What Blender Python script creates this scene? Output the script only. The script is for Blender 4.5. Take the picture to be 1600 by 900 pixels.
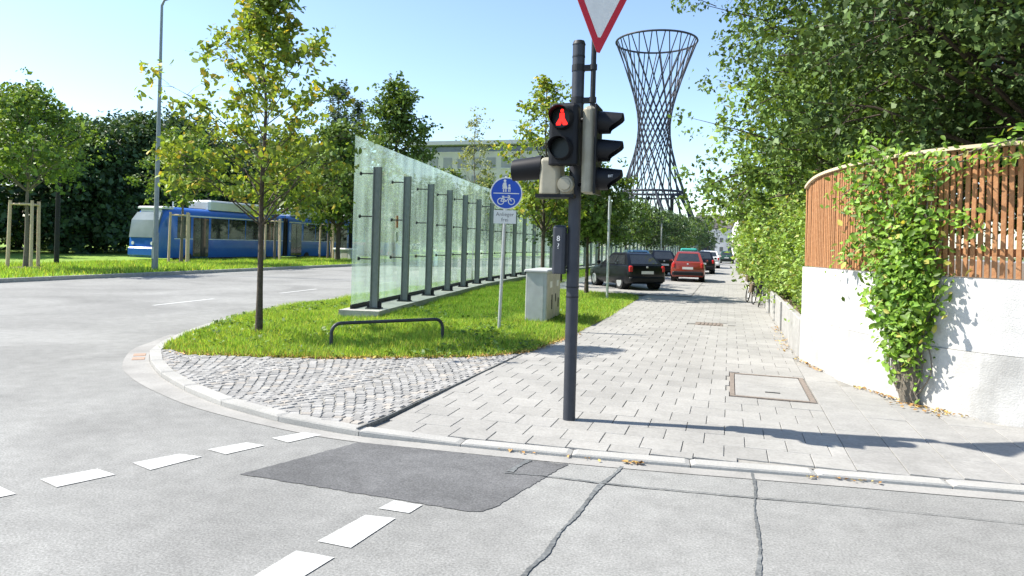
import bpy, bmesh, math, random
import numpy as np
from mathutils import Vector, Matrix
R = math.radians
random.seed(7)
for o in list(bpy.data.objects): bpy.data.objects.remove(o)
scene = bpy.context.scene
COL = scene.collection

# ------------------------------------------------------------------ camera
YAW, ROLL = math.atan(340 / 1100), 0.027
cd = bpy.data.cameras.new('camera'); cam = bpy.data.objects.new('camera', cd); COL.objects.link(cam)
cd.sensor_fit = 'HORIZONTAL'; cd.sensor_width = 36; cd.lens = 36 * 1100 / 1600
cd.shift_y = -69 / 1600; cd.clip_start = .05; cd.clip_end = 5000
cam.matrix_world = (Matrix.Translation((0, 0, 1.65)) @ Matrix.Rotation(YAW, 4, 'Z')
                    @ Matrix.Rotation(R(90), 4, 'X') @ Matrix.Rotation(ROLL, 4, 'Z'))
scene.camera = cam

# ------------------------------------------------------------------ sky, sun, exposure
SUN_EL, SUN_AZ = 48, math.atan2(-.98, -.16)        # azimuth of the sun measured from +Y towards +X
w = bpy.data.worlds.new('World'); scene.world = w; w.use_nodes = True
nt = w.node_tree; bg = nt.nodes['Background']
sky = nt.nodes.new('ShaderNodeTexSky'); sky.sky_type = 'NISHITA'; sky.sun_disc = False
sky.sun_elevation = R(SUN_EL); sky.sun_rotation = SUN_AZ
sky.altitude = 500; sky.air_density = 1.0; sky.dust_density = 0.6; sky.ozone_density = 1.6
nt.links.new(sky.outputs[0], bg.inputs[0]); bg.inputs[1].default_value = .122
sl = bpy.data.lights.new('sun', 'SUN'); sl.energy = 4.6; sl.angle = R(.55); sl.color = (1, .95, .87)
so = bpy.data.objects.new('sun', sl); COL.objects.link(so)
sd = Vector((math.sin(SUN_AZ) * math.cos(R(SUN_EL)), math.cos(SUN_AZ) * math.cos(R(SUN_EL)), math.sin(R(SUN_EL))))
so.rotation_euler = (-sd).to_track_quat('-Z', 'Y').to_euler(); so.location = sd * 60
scene.view_settings.view_transform = 'Standard'; scene.view_settings.look = 'None'
scene.view_settings.exposure = 1.15; scene.view_settings.gamma = 1
scene.view_settings.use_curve_mapping = False
scene.render.resolution_x, scene.render.resolution_y = 1024, 576

# ------------------------------------------------------------------ materials
def mat(name, c1, c2=None, scale=8., rough=.8, metal=0., bump=0., bscale=None, spec=.35, vary=0., big=0.,
        bigscale=.5, emit=0., transl=0., hue=None, coat=0., detail=6., nr=(.3, .7), bstretch=1., mid=0.):
    """c1..c2 mixed by noise in place; vary = brightness spread piece by piece; big = broad stains"""
    m = bpy.data.materials.new(name); m.use_nodes = True
    n, l = m.node_tree.nodes, m.node_tree.links
    b = n['Principled BSDF']; b.inputs['Roughness'].default_value = rough
    b.inputs['Metallic'].default_value = metal; b.inputs['Specular IOR Level'].default_value = spec
    b.inputs['Coat Weight'].default_value = coat
    geo = n.new('ShaderNodeNewGeometry')
    c2 = c2 or tuple(x * .8 for x in c1)
    nz = n.new('ShaderNodeTexNoise'); nz.inputs['Scale'].default_value = scale; nz.inputs['Detail'].default_value = detail
    l.new(geo.outputs['Position'], nz.inputs['Vector'])
    mr = n.new('ShaderNodeMapRange'); mr.inputs[1].default_value = nr[0]; mr.inputs[2].default_value = nr[1]
    l.new(nz.outputs[0], mr.inputs[0])
    mx = n.new('ShaderNodeMix'); mx.data_type = 'RGBA'
    mx.inputs[6].default_value = (*c1, 1); mx.inputs[7].default_value = (*c2, 1)
    l.new(mr.outputs[0], mx.inputs[0]); out = mx.outputs[2]
    if vary or hue:
        oi = n.new('ShaderNodeObjectInfo')
        ad = n.new('ShaderNodeMath'); ad.operation = 'ADD'
        l.new(geo.outputs['Random Per Island'], ad.inputs[0]); l.new(oi.outputs['Random'], ad.inputs[1])
        fr = n.new('ShaderNodeMath'); fr.operation = 'FRACT'; l.new(ad.outputs[0], fr.inputs[0])
    if hue:                                     # a share of the pieces has another colour of its own
        hc, share = hue
        wn = n.new('ShaderNodeTexWhiteNoise'); wn.noise_dimensions = '1D'; l.new(fr.outputs[0], wn.inputs['W'])
        lt = n.new('ShaderNodeMath'); lt.operation = 'LESS_THAN'; lt.inputs[1].default_value = share
        l.new(wn.outputs[0], lt.inputs[0])
        m2 = n.new('ShaderNodeMix'); m2.data_type = 'RGBA'; l.new(lt.outputs[0], m2.inputs[0])
        l.new(out, m2.inputs[6]); m2.inputs[7].default_value = (*hc, 1); out = m2.outputs[2]
    if vary:
        r2 = n.new('ShaderNodeMapRange'); r2.inputs[3].default_value = 1 - vary; r2.inputs[4].default_value = 1 + vary
        l.new(fr.outputs[0], r2.inputs[0])
        vm = n.new('ShaderNodeVectorMath'); vm.operation = 'SCALE'; l.new(out, vm.inputs[0]); l.new(r2.outputs[0], vm.inputs['Scale'])
        out = vm.outputs[0]
    if big:
        n2 = n.new('ShaderNodeTexNoise'); n2.inputs['Scale'].default_value = bigscale; n2.inputs['Detail'].default_value = 5
        n2.inputs['Distortion'].default_value = .6
        mp = n.new('ShaderNodeMapping'); mp.inputs['Scale'].default_value = (1, 1, bstretch)
        l.new(geo.outputs['Position'], mp.inputs[0]); l.new(mp.outputs[0], n2.inputs['Vector'])
        r3 = n.new('ShaderNodeMapRange'); r3.inputs[1].default_value = .3; r3.inputs[2].default_value = .7
        r3.inputs[3].default_value = 1 - big; r3.inputs[4].default_value = 1 + big
        l.new(n2.outputs[0], r3.inputs[0])
        vm = n.new('ShaderNodeVectorMath'); vm.operation = 'SCALE'; l.new(out, vm.inputs[0]); l.new(r3.outputs[0], vm.inputs['Scale'])
        out = vm.outputs[0]
    if mid:
        n3 = n.new('ShaderNodeTexNoise'); n3.inputs['Scale'].default_value = 5.5; n3.inputs['Detail'].default_value = 8; n3.inputs['Roughness'].default_value = .7
        l.new(geo.outputs['Position'], n3.inputs['Vector'])
        r4 = n.new('ShaderNodeMapRange'); r4.inputs[1].default_value = .32; r4.inputs[2].default_value = .68; r4.inputs[3].default_value = 1 - mid; r4.inputs[4].default_value = 1 + mid
        l.new(n3.outputs[0], r4.inputs[0])
        vm = n.new('ShaderNodeVectorMath'); vm.operation = 'SCALE'; l.new(out, vm.inputs[0]); l.new(r4.outputs[0], vm.inputs['Scale'])
        out = vm.outputs[0]
    l.new(out, b.inputs['Base Color'])
    if bump:
        bp = n.new('ShaderNodeBump'); bp.inputs['Strength'].default_value = bump; bp.inputs['Distance'].default_value = .02
        nb = n.new('ShaderNodeTexNoise'); nb.inputs['Scale'].default_value = bscale or scale * 3; nb.inputs['Detail'].default_value = 4
        l.new(geo.outputs['Position'], nb.inputs['Vector']); l.new(nb.outputs[0], bp.inputs['Height'])
        l.new(bp.outputs[0], b.inputs['Normal'])
    if emit:
        b.inputs['Emission Color'].default_value = (*c1, 1); b.inputs['Emission Strength'].default_value = emit
    if transl:
        tb = n.new('ShaderNodeBsdfTranslucent'); ms = n.new('ShaderNodeMixShader'); ms.inputs[0].default_value = transl
        tc = n.new('ShaderNodeVectorMath'); tc.operation = 'MULTIPLY'; tc.inputs[1].default_value = (1.5, 1.35, .6)
        l.new(out, tc.inputs[0]); l.new(tc.outputs[0], tb.inputs['Color'])
        l.new(b.outputs[0], ms.inputs[1]); l.new(tb.outputs[0], ms.inputs[2])
        l.new(ms.outputs[0], n['Material Output'].inputs['Surface'])
    return m

def glass_mat(name, tint, haze, haze_col, rough=.03, streak=0.):
    """a pane: clear tinted part, a fresnel mirror, and a share of dust and print on its face"""
    m = bpy.data.materials.new(name); m.use_nodes = True
    n, l = m.node_tree.nodes, m.node_tree.links; n.remove(n['Principled BSDF'])
    tr = n.new('ShaderNodeBsdfTransparent'); tr.inputs[0].default_value = (*tint, 1)
    gl = n.new('ShaderNodeBsdfGlossy'); gl.inputs['Roughness'].default_value = rough
    df = n.new('ShaderNodeBsdfDiffuse'); df.inputs[0].default_value = (*haze_col, 1)
    tl = n.new('ShaderNodeBsdfTranslucent'); tl.inputs[0].default_value = (*haze_col, 1)
    dd = n.new('ShaderNodeMixShader'); dd.inputs[0].default_value = .5
    l.new(df.outputs[0], dd.inputs[1]); l.new(tl.outputs[0], dd.inputs[2])
    lw = n.new('ShaderNodeLayerWeight'); lw.inputs[0].default_value = .5
    pw = n.new('ShaderNodeMath'); pw.operation = 'POWER'; pw.inputs[1].default_value = 5; l.new(lw.outputs['Facing'], pw.inputs[0])
    fr = n.new('ShaderNodeMath'); fr.operation = 'MULTIPLY_ADD'; fr.inputs[1].default_value = .8; fr.inputs[2].default_value = .035; l.new(pw.outputs[0], fr.inputs[0])
    a = n.new('ShaderNodeMixShader'); b = n.new('ShaderNodeMixShader')
    geo = n.new('ShaderNodeNewGeometry'); nz = n.new('ShaderNodeTexNoise'); nz.inputs['Scale'].default_value = 1.6; nz.inputs['Detail'].default_value = 6
    mp = n.new('ShaderNodeMapping'); mp.inputs['Scale'].default_value = (1.5, 1.5, .35)
    l.new(geo.outputs['Position'], mp.inputs[0]); l.new(mp.outputs[0], nz.inputs['Vector'])
    mr = n.new('ShaderNodeMapRange'); mr.inputs[3].default_value = haze * (1 - streak); mr.inputs[4].default_value = haze * (1 + streak)
    mr.inputs[1].default_value = .3; mr.inputs[2].default_value = .7
    l.new(nz.outputs[0], mr.inputs[0]); l.new(mr.outputs[0], a.inputs[0])
    l.new(tr.outputs[0], a.inputs[1]); l.new(dd.outputs[0], a.inputs[2])
    l.new(fr.outputs[0], b.inputs[0]); l.new(a.outputs[0], b.inputs[1]); l.new(gl.outputs[0], b.inputs[2])
    l.new(b.outputs[0], n['Material Output'].inputs['Surface'])
    return m

M = dict(
    asphalt=mat('asphalt', (.165, .165, .155), (.3, .298, .282), 75, .93, bump=.22, bscale=150, big=.2, bigscale=.42, spec=.2, mid=.13),
    patch=mat('asphalt_patch', (.085, .085, .085), (.155, .155, .154), 75, .92, bump=.25, bscale=150, mid=.14, big=.2, bigscale=1.3, spec=.2),
    seal_and_shade=mat('bitumen_seal_and_shade', (.075, .08, .08), (.17, .175, .17), 45, .7, big=.35, bigscale=7),
    paint=mat('road_paint', (.5, .5, .475), (.33, .33, .315), 30, .7, big=.1, bigscale=2.5, nr=(.48, .74), mid=.12),
    paver=mat('paver_concrete', (.258, .25, .23), (.318, .309, .286), 40, .9, bump=.15, bscale=120, vary=.07, big=.1, bigscale=.9, mid=.08),
    band=mat('asphalt_band', (.25, .243, .226), (.308, .3, .28), 40, .9, bump=.15, bscale=120, vary=.04, big=.1, bigscale=1.2, mid=.1),
    joint=mat('joint_sand', (.225, .215, .192), (.3, .288, .26), 30, .95, big=.25, bigscale=2),
    sett=mat('granite_sett', (.235, .228, .215), (.325, .318, .3), 60, .85, bump=.3, bscale=60, vary=.2, hue=((.32, .295, .26), .12)),
    settjoint=mat('sett_joint', (.21, .2, .178), (.29, .278, .248), 25, .95),
    kerb=mat('granite_kerb', (.3, .293, .27), (.37, .362, .338), 60, .85, bump=.2, bscale=90, vary=.07, big=.1, bigscale=2),
    gutter=mat('gutter_concrete', (.25, .243, .226), (.31, .3, .278), 50, .9, big=.14, bigscale=2.2),
    reddish=mat('red_gutter_stone', (.32, .21, .15), (.38, .27, .2), 30, .9),
    concrete=mat('concrete', (.3, .29, .26), (.38, .372, .335), 12, .9, bump=.2, bscale=60, big=.15, bigscale=3),
    slab=mat('garden_slab', (.3, .29, .268), (.38, .37, .345), 14, .9, bump=.2, bscale=60, vary=.06, big=.12, bigscale=2),
    plaster=mat('white_plaster', (.47, .463, .44), (.56, .553, .532), 9, .9, bump=.3, bscale=70, big=.12, bigscale=2.6, bstretch=.16, mid=.05),
    plinth=mat('plinth_plaster', (.38, .372, .35), (.48, .473, .45), 5, .9, bump=.25, bscale=60, big=.2, bigscale=3.2, bstretch=.35, mid=.08),
    wood=mat('red_brown_wood', (.3, .13, .05), (.39, .195, .088), 22, .75, bump=.2, bscale=50, vary=.16),
    woodcap=mat('pale_wood', (.52, .42, .27), (.6, .5, .34), 18, .8),
    stake=mat('stake_wood', (.5, .38, .26), (.58, .46, .33), 10, .85),
    soil=mat('soil', (.11, .08, .05), (.17, .13, .085), 14, .95, bump=.5, bscale=25),
    grassbase=mat('grass_ground', (.13, .24, .025), (.24, .35, .05), 9, .95, bump=.4, bscale=40, big=.2, bigscale=1.1),
    blade=mat('grass_blade', (.16, .3, .034), (.31, .455, .08), 2.6, .7, vary=.55, transl=.4, hue=((.46, .45, .12), .14)),
    dryblade=mat('dry_blade', (.33, .27, .07), (.4, .36, .12), 3, .8, vary=.3, transl=.3),
    far=mat('far_ground', (.09, .13, .04), (.15, .18, .07), .3, .95),
    litter=mat('dry_leaf', (.33, .17, .06), (.42, .26, .09), 20, .8, vary=.4, hue=((.5, .38, .12), .3)),
    bark=mat('bark', (.055, .042, .032), (.1, .08, .06), 26, .9, bump=.6, bscale=60),
    barkgrey=mat('grey_bark', (.13, .11, .085), (.2, .175, .14), 26, .9, bump=.6, bscale=60),
    leaf_y=mat('leaf_linden', (.15, .235, .035), (.25, .325, .05), 1.6, .55, vary=.45, transl=.35, hue=((.45, .37, .06), .09)),
    leaf_g=mat('leaf_street', (.1, .185, .035), (.17, .26, .05), 1.2, .55, vary=.45, transl=.3),
    leaf_d=mat('leaf_dark', (.042, .085, .03), (.07, .125, .042), .7, .5, vary=.4, transl=.2),
    leaf_m=mat('leaf_maple', (.078, .14, .03), (.155, .235, .052), .8, .58, vary=.55, transl=.22, spec=.22),
    leaf_x=mat('leaf_glossy_dark', (.055, .1, .028), (.115, .18, .048), .8, .55, vary=.55, transl=.15, spec=.25),
    leaf_h=mat('leaf_hedge', (.15, .26, .045), (.27, .38, .075), 1.1, .5, vary=.5, transl=.3, hue=((.36, .36, .12), .06)),
    leaf_v=mat('leaf_vine', (.1, .21, .025), (.24, .38, .05), 4, .5, vary=.55, transl=.35, hue=((.36, .34, .08), .05)),
    leaf_s=mat('leaf_sparse', (.2, .25, .1), (.27, .3, .14), 2, .6, vary=.3, transl=.35),
    leaf_p=mat('leaf_poplar', (.06, .1, .06), (.085, .13, .075), 1, .55, vary=.35, transl=.2),
    flower=mat('pale_blossom', (.62, .55, .5), (.7, .64, .58), 9, .8, vary=.15, transl=.3),
    glass=glass_mat('noise_wall_glass', (.87, .945, .9), .2, (.72, .85, .78), streak=.65),
    steelgreen=mat('green_grey_steel', (.17, .19, .18), (.21, .23, .22), 14, .55, metal=.25),
    blacksteel=mat('black_steel', (.012, .013, .015), (.02, .021, .024), 14, .55, metal=.2),
    pole=mat('grey_pole_paint', (.034, .038, .048), (.047, .051, .062), 9, .5, metal=.15, big=.06, bigscale=5),
    galv=mat('galvanised_steel', (.42, .43, .43), (.52, .53, .53), 20, .45, metal=.5),
    lamp=mat('lamp_post_steel', (.2, .235, .24), (.26, .29, .295), 6, .5, metal=.3),
    blackplastic=mat('black_plastic', (.006, .0065, .008), (.009, .0095, .012), 10, .5, spec=.25),
    tan=mat('signal_housing_grey', (.25, .235, .175), (.31, .29, .22), 9, .5, big=.08, bigscale=8),
    lensoff=mat('unlit_lens', (.006, .01, .01), (.01, .016, .016), 60, .3, spec=.3),
    redlit=mat('lit_red_figure', (1, .018, .012), (1, .03, .02), 30, .5, emit=1.15),
    signred=mat('sign_red', (.5, .012, .028), (.46, .012, .026), 20, .4),
    signwhite=mat('sign_white', (.74, .74, .72), (.68, .68, .66), 15, .4),
    signblue=mat('sign_blue', (.008, .075, .48), (.008, .065, .43), 15, .35),
    print=mat('dark_print', (.06, .06, .065), (.1, .1, .1), 15, .6),
    sticker=mat('sticker_red', (.6, .16, .06), (.5, .12, .05), 15, .6),
    cabgrey=mat('cabinet_grey', (.36, .37, .365), (.42, .43, .425), 7, .6, big=.06, bigscale=3),
    cabcream=mat('cabinet_cream', (.42, .385, .32), (.5, .46, .39), 7, .6, big=.12, bigscale=5),
    tower=mat('tower_tube', (.022, .026, .04), (.036, .042, .06), 2, .6),
    tramblue=mat('tram_blue', (.024, .115, .45), (.034, .145, .5), 1.5, .3, spec=.5, coat=.3),
    tramwhite=mat('tram_white', (.62, .66, .66), (.7, .73, .72), 2, .5),
    tramscreen_reflection=mat('tram_windscreen_reflection', (.14, .18, .19), (.22, .26, .27), .9, .08, spec=.7),  # pale base colour stands in for the reflection on the glass
    tramglass=mat('tram_window', (.018, .022, .022), (.05, .055, .05), 1.2, .06, spec=.8),
    trambelow=mat('tram_bellows', (.02, .02, .022), (.035, .035, .037), 9, .8),
    carblack=mat('car_black_paint', (.004, .0045, .006), (.006, .0065, .009), 3, .3, spec=.3, coat=.12),
    carred=mat('car_red_paint', (.19, .026, .014), (.22, .032, .017), 3, .25, spec=.5, coat=.5),
    carwhite=mat('car_white_paint', (.68, .68, .67), (.72, .72, .71), 3, .3, coat=.4),
    carblue=mat('car_blue_paint', (.16, .33, .45), (.18, .36, .48), 3, .3, coat=.4),
    cargreen=mat('car_green_paint', (.03, .07, .05), (.035, .08, .055), 3, .3, coat=.4),
    carglass=mat('car_glass', (.02, .024, .027), (.03, .034, .037), 3, .05, spec=.9),
    tyre=mat('tyre_rubber', (.014, .014, .015), (.022, .022, .022), 30, .85),
    rim=mat('alloy_rim', (.5, .51, .52), (.6, .61, .61), 10, .35, metal=.6),
    tail=mat('tail_lamp_red', (.5, .014, .012), (.42, .012, .012), 30, .25, spec=.6),
    plate=mat('number_plate', (.7, .7, .68), (.62, .62, .6), 30, .5),
    cover=mat('teal_roof_load', (.03, .3, .26), (.04, .36, .3), 9, .6),
    facade=mat('pale_facade', (.5, .47, .41), (.58, .55, .49), .4, .9, big=.06, bigscale=.2),
    roofband=mat('roof_band', (.3, .33, .34), (.36, .39, .4), .6, .7),
    house=mat('house_white', (.72, .72, .7), (.78, .78, .76), .5, .9),
    tile=mat('roof_tile', (.12, .105, .105), (.18, .155, .15), 3, .85),
    dimwindow=mat('distant_window', (.24, .24, .24), (.3, .3, .29), .8, .3),
    window=mat('window_glass', (.05, .065, .08), (.1, .12, .14), .8, .1, spec=.8),
    iron=mat('rusty_iron', (.17, .14, .115), (.24, .2, .165), 20, .8, bump=.3),
)

# ------------------------------------------------------------------ helpers
def tag(o, label=None, cat=None, group=None, kind=None):
    if label: o['label'] = label
    if cat: o['category'] = cat
    if group: o['group'] = group
    if kind: o['kind'] = kind
    return o
def link(name, me, m, parent=None):
    o = bpy.data.objects.new(name, me); COL.objects.link(o)
    if m is not None and not me.materials: me.materials.append(M[m] if isinstance(m, str) else m)
    if parent is not None: o.parent = parent
    return o
def thing(name, label, cat, loc=(0, 0, 0), rz=0, group=None):
    o = bpy.data.objects.new(name, None); COL.objects.link(o)
    o.location = loc; o.rotation_euler.z = rz; o.empty_display_size = .2
    return tag(o, label, cat, group)
def copy_tree(o, parent=None):
    c = o.copy(); COL.objects.link(c); c.parent = parent
    for ch in list(o.children): copy_tree(ch, c)
    return c
def fast_mesh(name, V, F):
    V = np.asarray(V, np.float32); F = np.asarray(F, np.int32); k = F.shape[1]
    me = bpy.data.meshes.new(name); me.vertices.add(len(V)); me.vertices.foreach_set('co', V.ravel())
    me.loops.add(F.size); me.polygons.add(len(F))
    me.polygons.foreach_set('loop_start', np.arange(0, F.size, k, dtype=np.int32))
    me.loops.foreach_set('vertex_index', F.ravel()); me.update(calc_edges=True); me.validate()
    return me

class MB:
    """collects shapes into one mesh"""
    def __init__(s): s.v = []; s.f = []
    def add(s, vs, fs):
        b = len(s.v); s.v += [tuple(p) for p in vs]; s.f += [tuple(i + b for i in f) for f in fs]; return s
    def box(s, c, d, rz=0, ch=0., tilt=None):
        x, y, z = d[0] / 2, d[1] / 2, d[2] / 2
        if ch:                                   # chamfer all upright and top edges
            h = min(ch, x * .9, y * .9, z * .9)
            ring = lambda X, Y, Z: [(-X + h, -Y, Z), (X - h, -Y, Z), (X, -Y + h, Z), (X, Y - h, Z), (X - h, Y, Z), (-X + h, Y, Z), (-X, Y - h, Z), (-X, -Y + h, Z)]
            P = ring(x, y, -z) + ring(x, y, z - h) + [(p[0] * (x - h) / x, p[1] * (y - h) / y, z) for p in ring(x, y, z)]
            fs = [tuple(range(7, -1, -1)), tuple(range(16, 24))]
            for k in range(2):
                for i in range(8): j = (i + 1) % 8; fs.append((k * 8 + i, k * 8 + j, k * 8 + 8 + j, k * 8 + 8 + i))
        else:
            P = [(-x, -y, -z), (x, -y, -z), (x, y, -z), (-x, y, -z), (-x, -y, z), (x, -y, z), (x, y, z), (-x, y, z)]
            fs = [(3, 2, 1, 0), (4, 5, 6, 7), (0, 1, 5, 4), (1, 2, 6, 5), (2, 3, 7, 6), (3, 0, 4, 7)]
        m = Matrix.Rotation(rz, 3, 'Z')
        if tilt is not None: m = m @ tilt
        return s.add([m @ Vector(p) + Vector(c) for p in P], fs)
    def cyl(s, a, b, r0, r1=None, n=12, cap=True):
        r1 = r0 if r1 is None else r1; a, b = Vector(a), Vector(b); d = (b - a)
        q = d.to_track_quat('Z', 'Y').to_matrix()
        vs = [a + q @ Vector((r0 * math.cos(2 * math.pi * i / n), r0 * math.sin(2 * math.pi * i / n), 0)) for i in range(n)]
        vs += [b + q @ Vector((r1 * math.cos(2 * math.pi * i / n), r1 * math.sin(2 * math.pi * i / n), 0)) for i in range(n)]
        fs = [(i, (i + 1) % n, n + (i + 1) % n, n + i) for i in range(n)]
        if cap: fs += [tuple(range(n - 1, -1, -1)), tuple(range(n, 2 * n))]
        return s.add(vs, fs)
    def tube(s, pts, rad, n=8, cap=True):
        pts = [Vector(p) for p in pts]; k = len(pts)
        if not hasattr(rad, '__len__'): rad = [rad] * k
        vs = []; up = Vector((0, 0, 1)); prev = None
        for i, p in enumerate(pts):
            t = (pts[min(i + 1, k - 1)] - pts[max(i - 1, 0)]).normalized()
            if prev is None:
                ref = up if abs(t.z) < .9 else Vector((1, 0, 0)); u = t.cross(ref).normalized()
            else: u = (prev - t * prev.dot(t)).normalized()
            prev = u; v = t.cross(u)
            vs += [p + (u * math.cos(2 * math.pi * j / n) + v * math.sin(2 * math.pi * j / n)) * rad[i] for j in range(n)]
        fs = [(i * n + j, i * n + (j + 1) % n, (i + 1) * n + (j + 1) % n, (i + 1) * n + j) for i in range(k - 1) for j in range(n)]
        if cap: fs += [tuple(range(n - 1, -1, -1)), tuple(range((k - 1) * n, k * n))]
        return s.add(vs, fs)
    def prism(s, poly, z0, z1):
        n = len(poly)
        vs = [(x, y, z0) for x, y in poly] + [(x, y, z1) for x, y in poly]
        return s.add(vs, [tuple(range(n - 1, -1, -1)), tuple(range(n, 2 * n))] + [(i, (i + 1) % n, n + (i + 1) % n, n + i) for i in range(n)])
    def sheet(s, poly, z): n = len(poly); return s.add([(x, y, z) for x, y in poly], [tuple(range(n))])
    def mesh(s, name, smooth=None):
        me = bpy.data.meshes.new(name); me.from_pydata(s.v, [], s.f)
        bm = bmesh.new(); bm.from_mesh(me); bmesh.ops.recalc_face_normals(bm, faces=bm.faces); bm.to_mesh(me); bm.free()
        if smooth: me.shade_smooth(); me.set_sharp_from_angle(angle=R(smooth))
        return me
    def build(s, name, m, parent=None, smooth=None):
        return link(name, s.mesh(name, smooth), m, parent)
def bevelled(o, wdt=.01, seg=2):
    b = o.modifiers.new('bevel', 'BEVEL'); b.width = wdt; b.segments = seg; b.limit_method = 'ANGLE'; b.angle_limit = R(35); return o
def text_mesh(txt, size):
    c = bpy.data.curves.new('lettering', 'FONT'); c.body = txt; c.size = size; c.align_x = 'CENTER'; c.align_y = 'CENTER'; c.resolution_u = 3
    o = bpy.data.objects.new('lettering', c); COL.objects.link(o)
    me = bpy.data.meshes.new_from_object(o.evaluated_get(bpy.context.evaluated_depsgraph_get()))
    bpy.data.objects.remove(o); return me
def catmull(P, n):
    P = [Vector(p) for p in P]; Q = [P[0] * 2 - P[1]] + P + [P[-1] * 2 - P[-2]]; out = []
    for i in range(1, len(Q) - 2):
        for j in range(n):
            t = j / n; a, b, c, d = Q[i - 1:i + 3]
            out.append(.5 * ((2 * b) + (c - a) * t + (2 * a - 5 * b + 4 * c - d) * t * t + (3 * b - a - 3 * c + d) * t ** 3))
    return out + [P[-1]]
def resample(P, step):
    out = [P[0].copy()]; acc = 0
    for a, b in zip(P, P[1:]):
        L = (b - a).length; pos = step - acc
        while pos <= L: out.append(a + (b - a) * (pos / L)); pos += step
        acc = L - (pos - step)
    return out
def inside(p, poly):
    x, y = p; r = False; j = len(poly) - 1
    for i in range(len(poly)):
        xi, yi = poly[i]; xj, yj = poly[j]
        if (yi > y) != (yj > y) and x < (xj - xi) * (y - yi) / (yj - yi) + xi: r = not r
        j = i
    return r
def npin(P, poly):
    x, y = P[:, 0], P[:, 1]; r = np.zeros(len(P), bool); j = len(poly) - 1
    for i in range(len(poly)):
        xi, yi = poly[i]; xj, yj = poly[j]
        c = ((yi > y) != (yj > y)) & (x < (xj - xi) * (y - yi) / ((yj - yi) or 1e-9) + xi); r ^= c; j = i
    return r

# ------------------------------------------------------------------ ground, road
tag(MB().sheet([(-1500, -300), (1500, -300), (1500, 2500), (-1500, 2500)], -.02).build('ground', 'far'), kind='structure')
road = tag(MB().sheet([(-22, -80), (120, -80), (120, 420), (-22, 420)], 0).build('road', 'asphalt'), kind='structure')
def ragged(P, step, amp, seed=4):
    rnd = random.Random(seed); out = []
    for a, b in zip(P, P[1:] + P[:1]):
        n_ = max(1, int(math.dist(a, b) / step))
        for i in range(n_): f = i / n_; out.append((a[0] + (b[0] - a[0]) * f + rnd.uniform(-amp, amp), a[1] + (b[1] - a[1]) * f + rnd.uniform(-amp, amp)))
    return out
# darker repaired patch and poured crack seals, thin real sheets on the road
MB().sheet(ragged([(-3.2, 4.12), (-2.84, 5.12), (-1.12, 5.2), (-1.16, 5.05), (-1.36, 4.17), (-1.41, 4.09), (-1.5, 4.06)], .03, .007), .004).build('asphalt_patch', 'patch', road)
def strip(P, wd, z, name, m, parent, jit=.12):
    P = catmull([(x, y, 0) for x, y in P], 22); rnd = random.Random(len(P)); L, Rr = [], []
    for i, p in enumerate(P):
        t = (P[min(i + 1, len(P) - 1)] - P[max(i - 1, 0)]).normalized(); nrm = Vector((-t.y, t.x, 0)); w_ = wd / 2 * (1 + rnd.uniform(-jit, jit) * 1.6 + .5 * math.sin(i * .11 + len(P)) * math.sin(i * .053)); p = p + nrm * (.006 * math.sin(i * .17) + .002 * math.sin(i * .9 + 1))
        L.append(p + nrm * w_); Rr.append(p - nrm * w_)
    n = len(P); vs = [(p.x, p.y, z) for p in L + Rr]
    return MB().add(vs, [(i, n + i, n + i + 1, i + 1) for i in range(n - 1)]).build(name, m, parent)
strip([(-.73, 5.3), (-.78, 4.95), (-.83, 4.65), (-.84, 4.3), (-.88, 4.05), (-.89, 3.7), (-.93, 3.4), (-.95, 2.6)], .027, .006, 'crack_seal', 'seal_and_shade', road)
strip([(.2, 5.52), (.21, 5.0), (.19, 4.6), (.21, 4.2), (.18, 3.8), (.2, 3.0), (.18, 2.2)], .019, .006, 'crack_seal', 'seal_and_shade', road)
strip([(-1.5, 4.82), (-1.1, 4.87), (-.54, 4.88), (.2, 4.97), (1.06, 5.05), (3, 5.2)], .014, .009, 'crack_seal', 'seal_and_shade', road)
strip([(-1.47, 4.86), (-1.42, 5.18)], .05, .0085, 'crack_seal', 'seal_and_shade', road)
def quad_mark(P, z=.005): MB().sheet(P, z).build('dash_marking', 'paint', road)
quad_mark([(-4.06, 4.04), (-3.91, 4.33), (-3.71, 4.34), (-3.82, 3.96)]); quad_mark([(-3.8, 4.5), (-3.65, 4.77), (-3.47, 4.75), (-3.59, 4.45)])
quad_mark([(-3.55, 4.95), (-3.41, 5.2), (-3.23, 5.19), (-3.35, 4.89)]); quad_mark([(-4.33, 3.55), (-4.17, 3.85), (-3.96, 3.8), (-4.1, 3.48)]); quad_mark([(-4.6, 3.06), (-4.43, 3.36), (-4.22, 3.3), (-4.37, 2.98)])
quad_mark([(-2.02, 3.9), (-1.99, 4.055), (-1.79, 4.05), (-1.81, 3.9)]); quad_mark([(-2.1, 3.36), (-2.04, 3.78), (-1.85, 3.8), (-1.89, 3.35)]); quad_mark([(-2.17, 2.82), (-2.14, 3.22), (-1.91, 3.22), (-1.96, 2.82)])
for y in (13.1, 17.9, 23.5, 30, 37): quad_mark([(-12.74, y), (-12.62, y), (-12.78, y + 2.2), (-12.9, y + 2.2)])
for y in (2, 6.5): quad_mark([(-16.5, y), (-16.38, y), (-16.4, y + 2.2), (-16.52, y + 2.2)])

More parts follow.
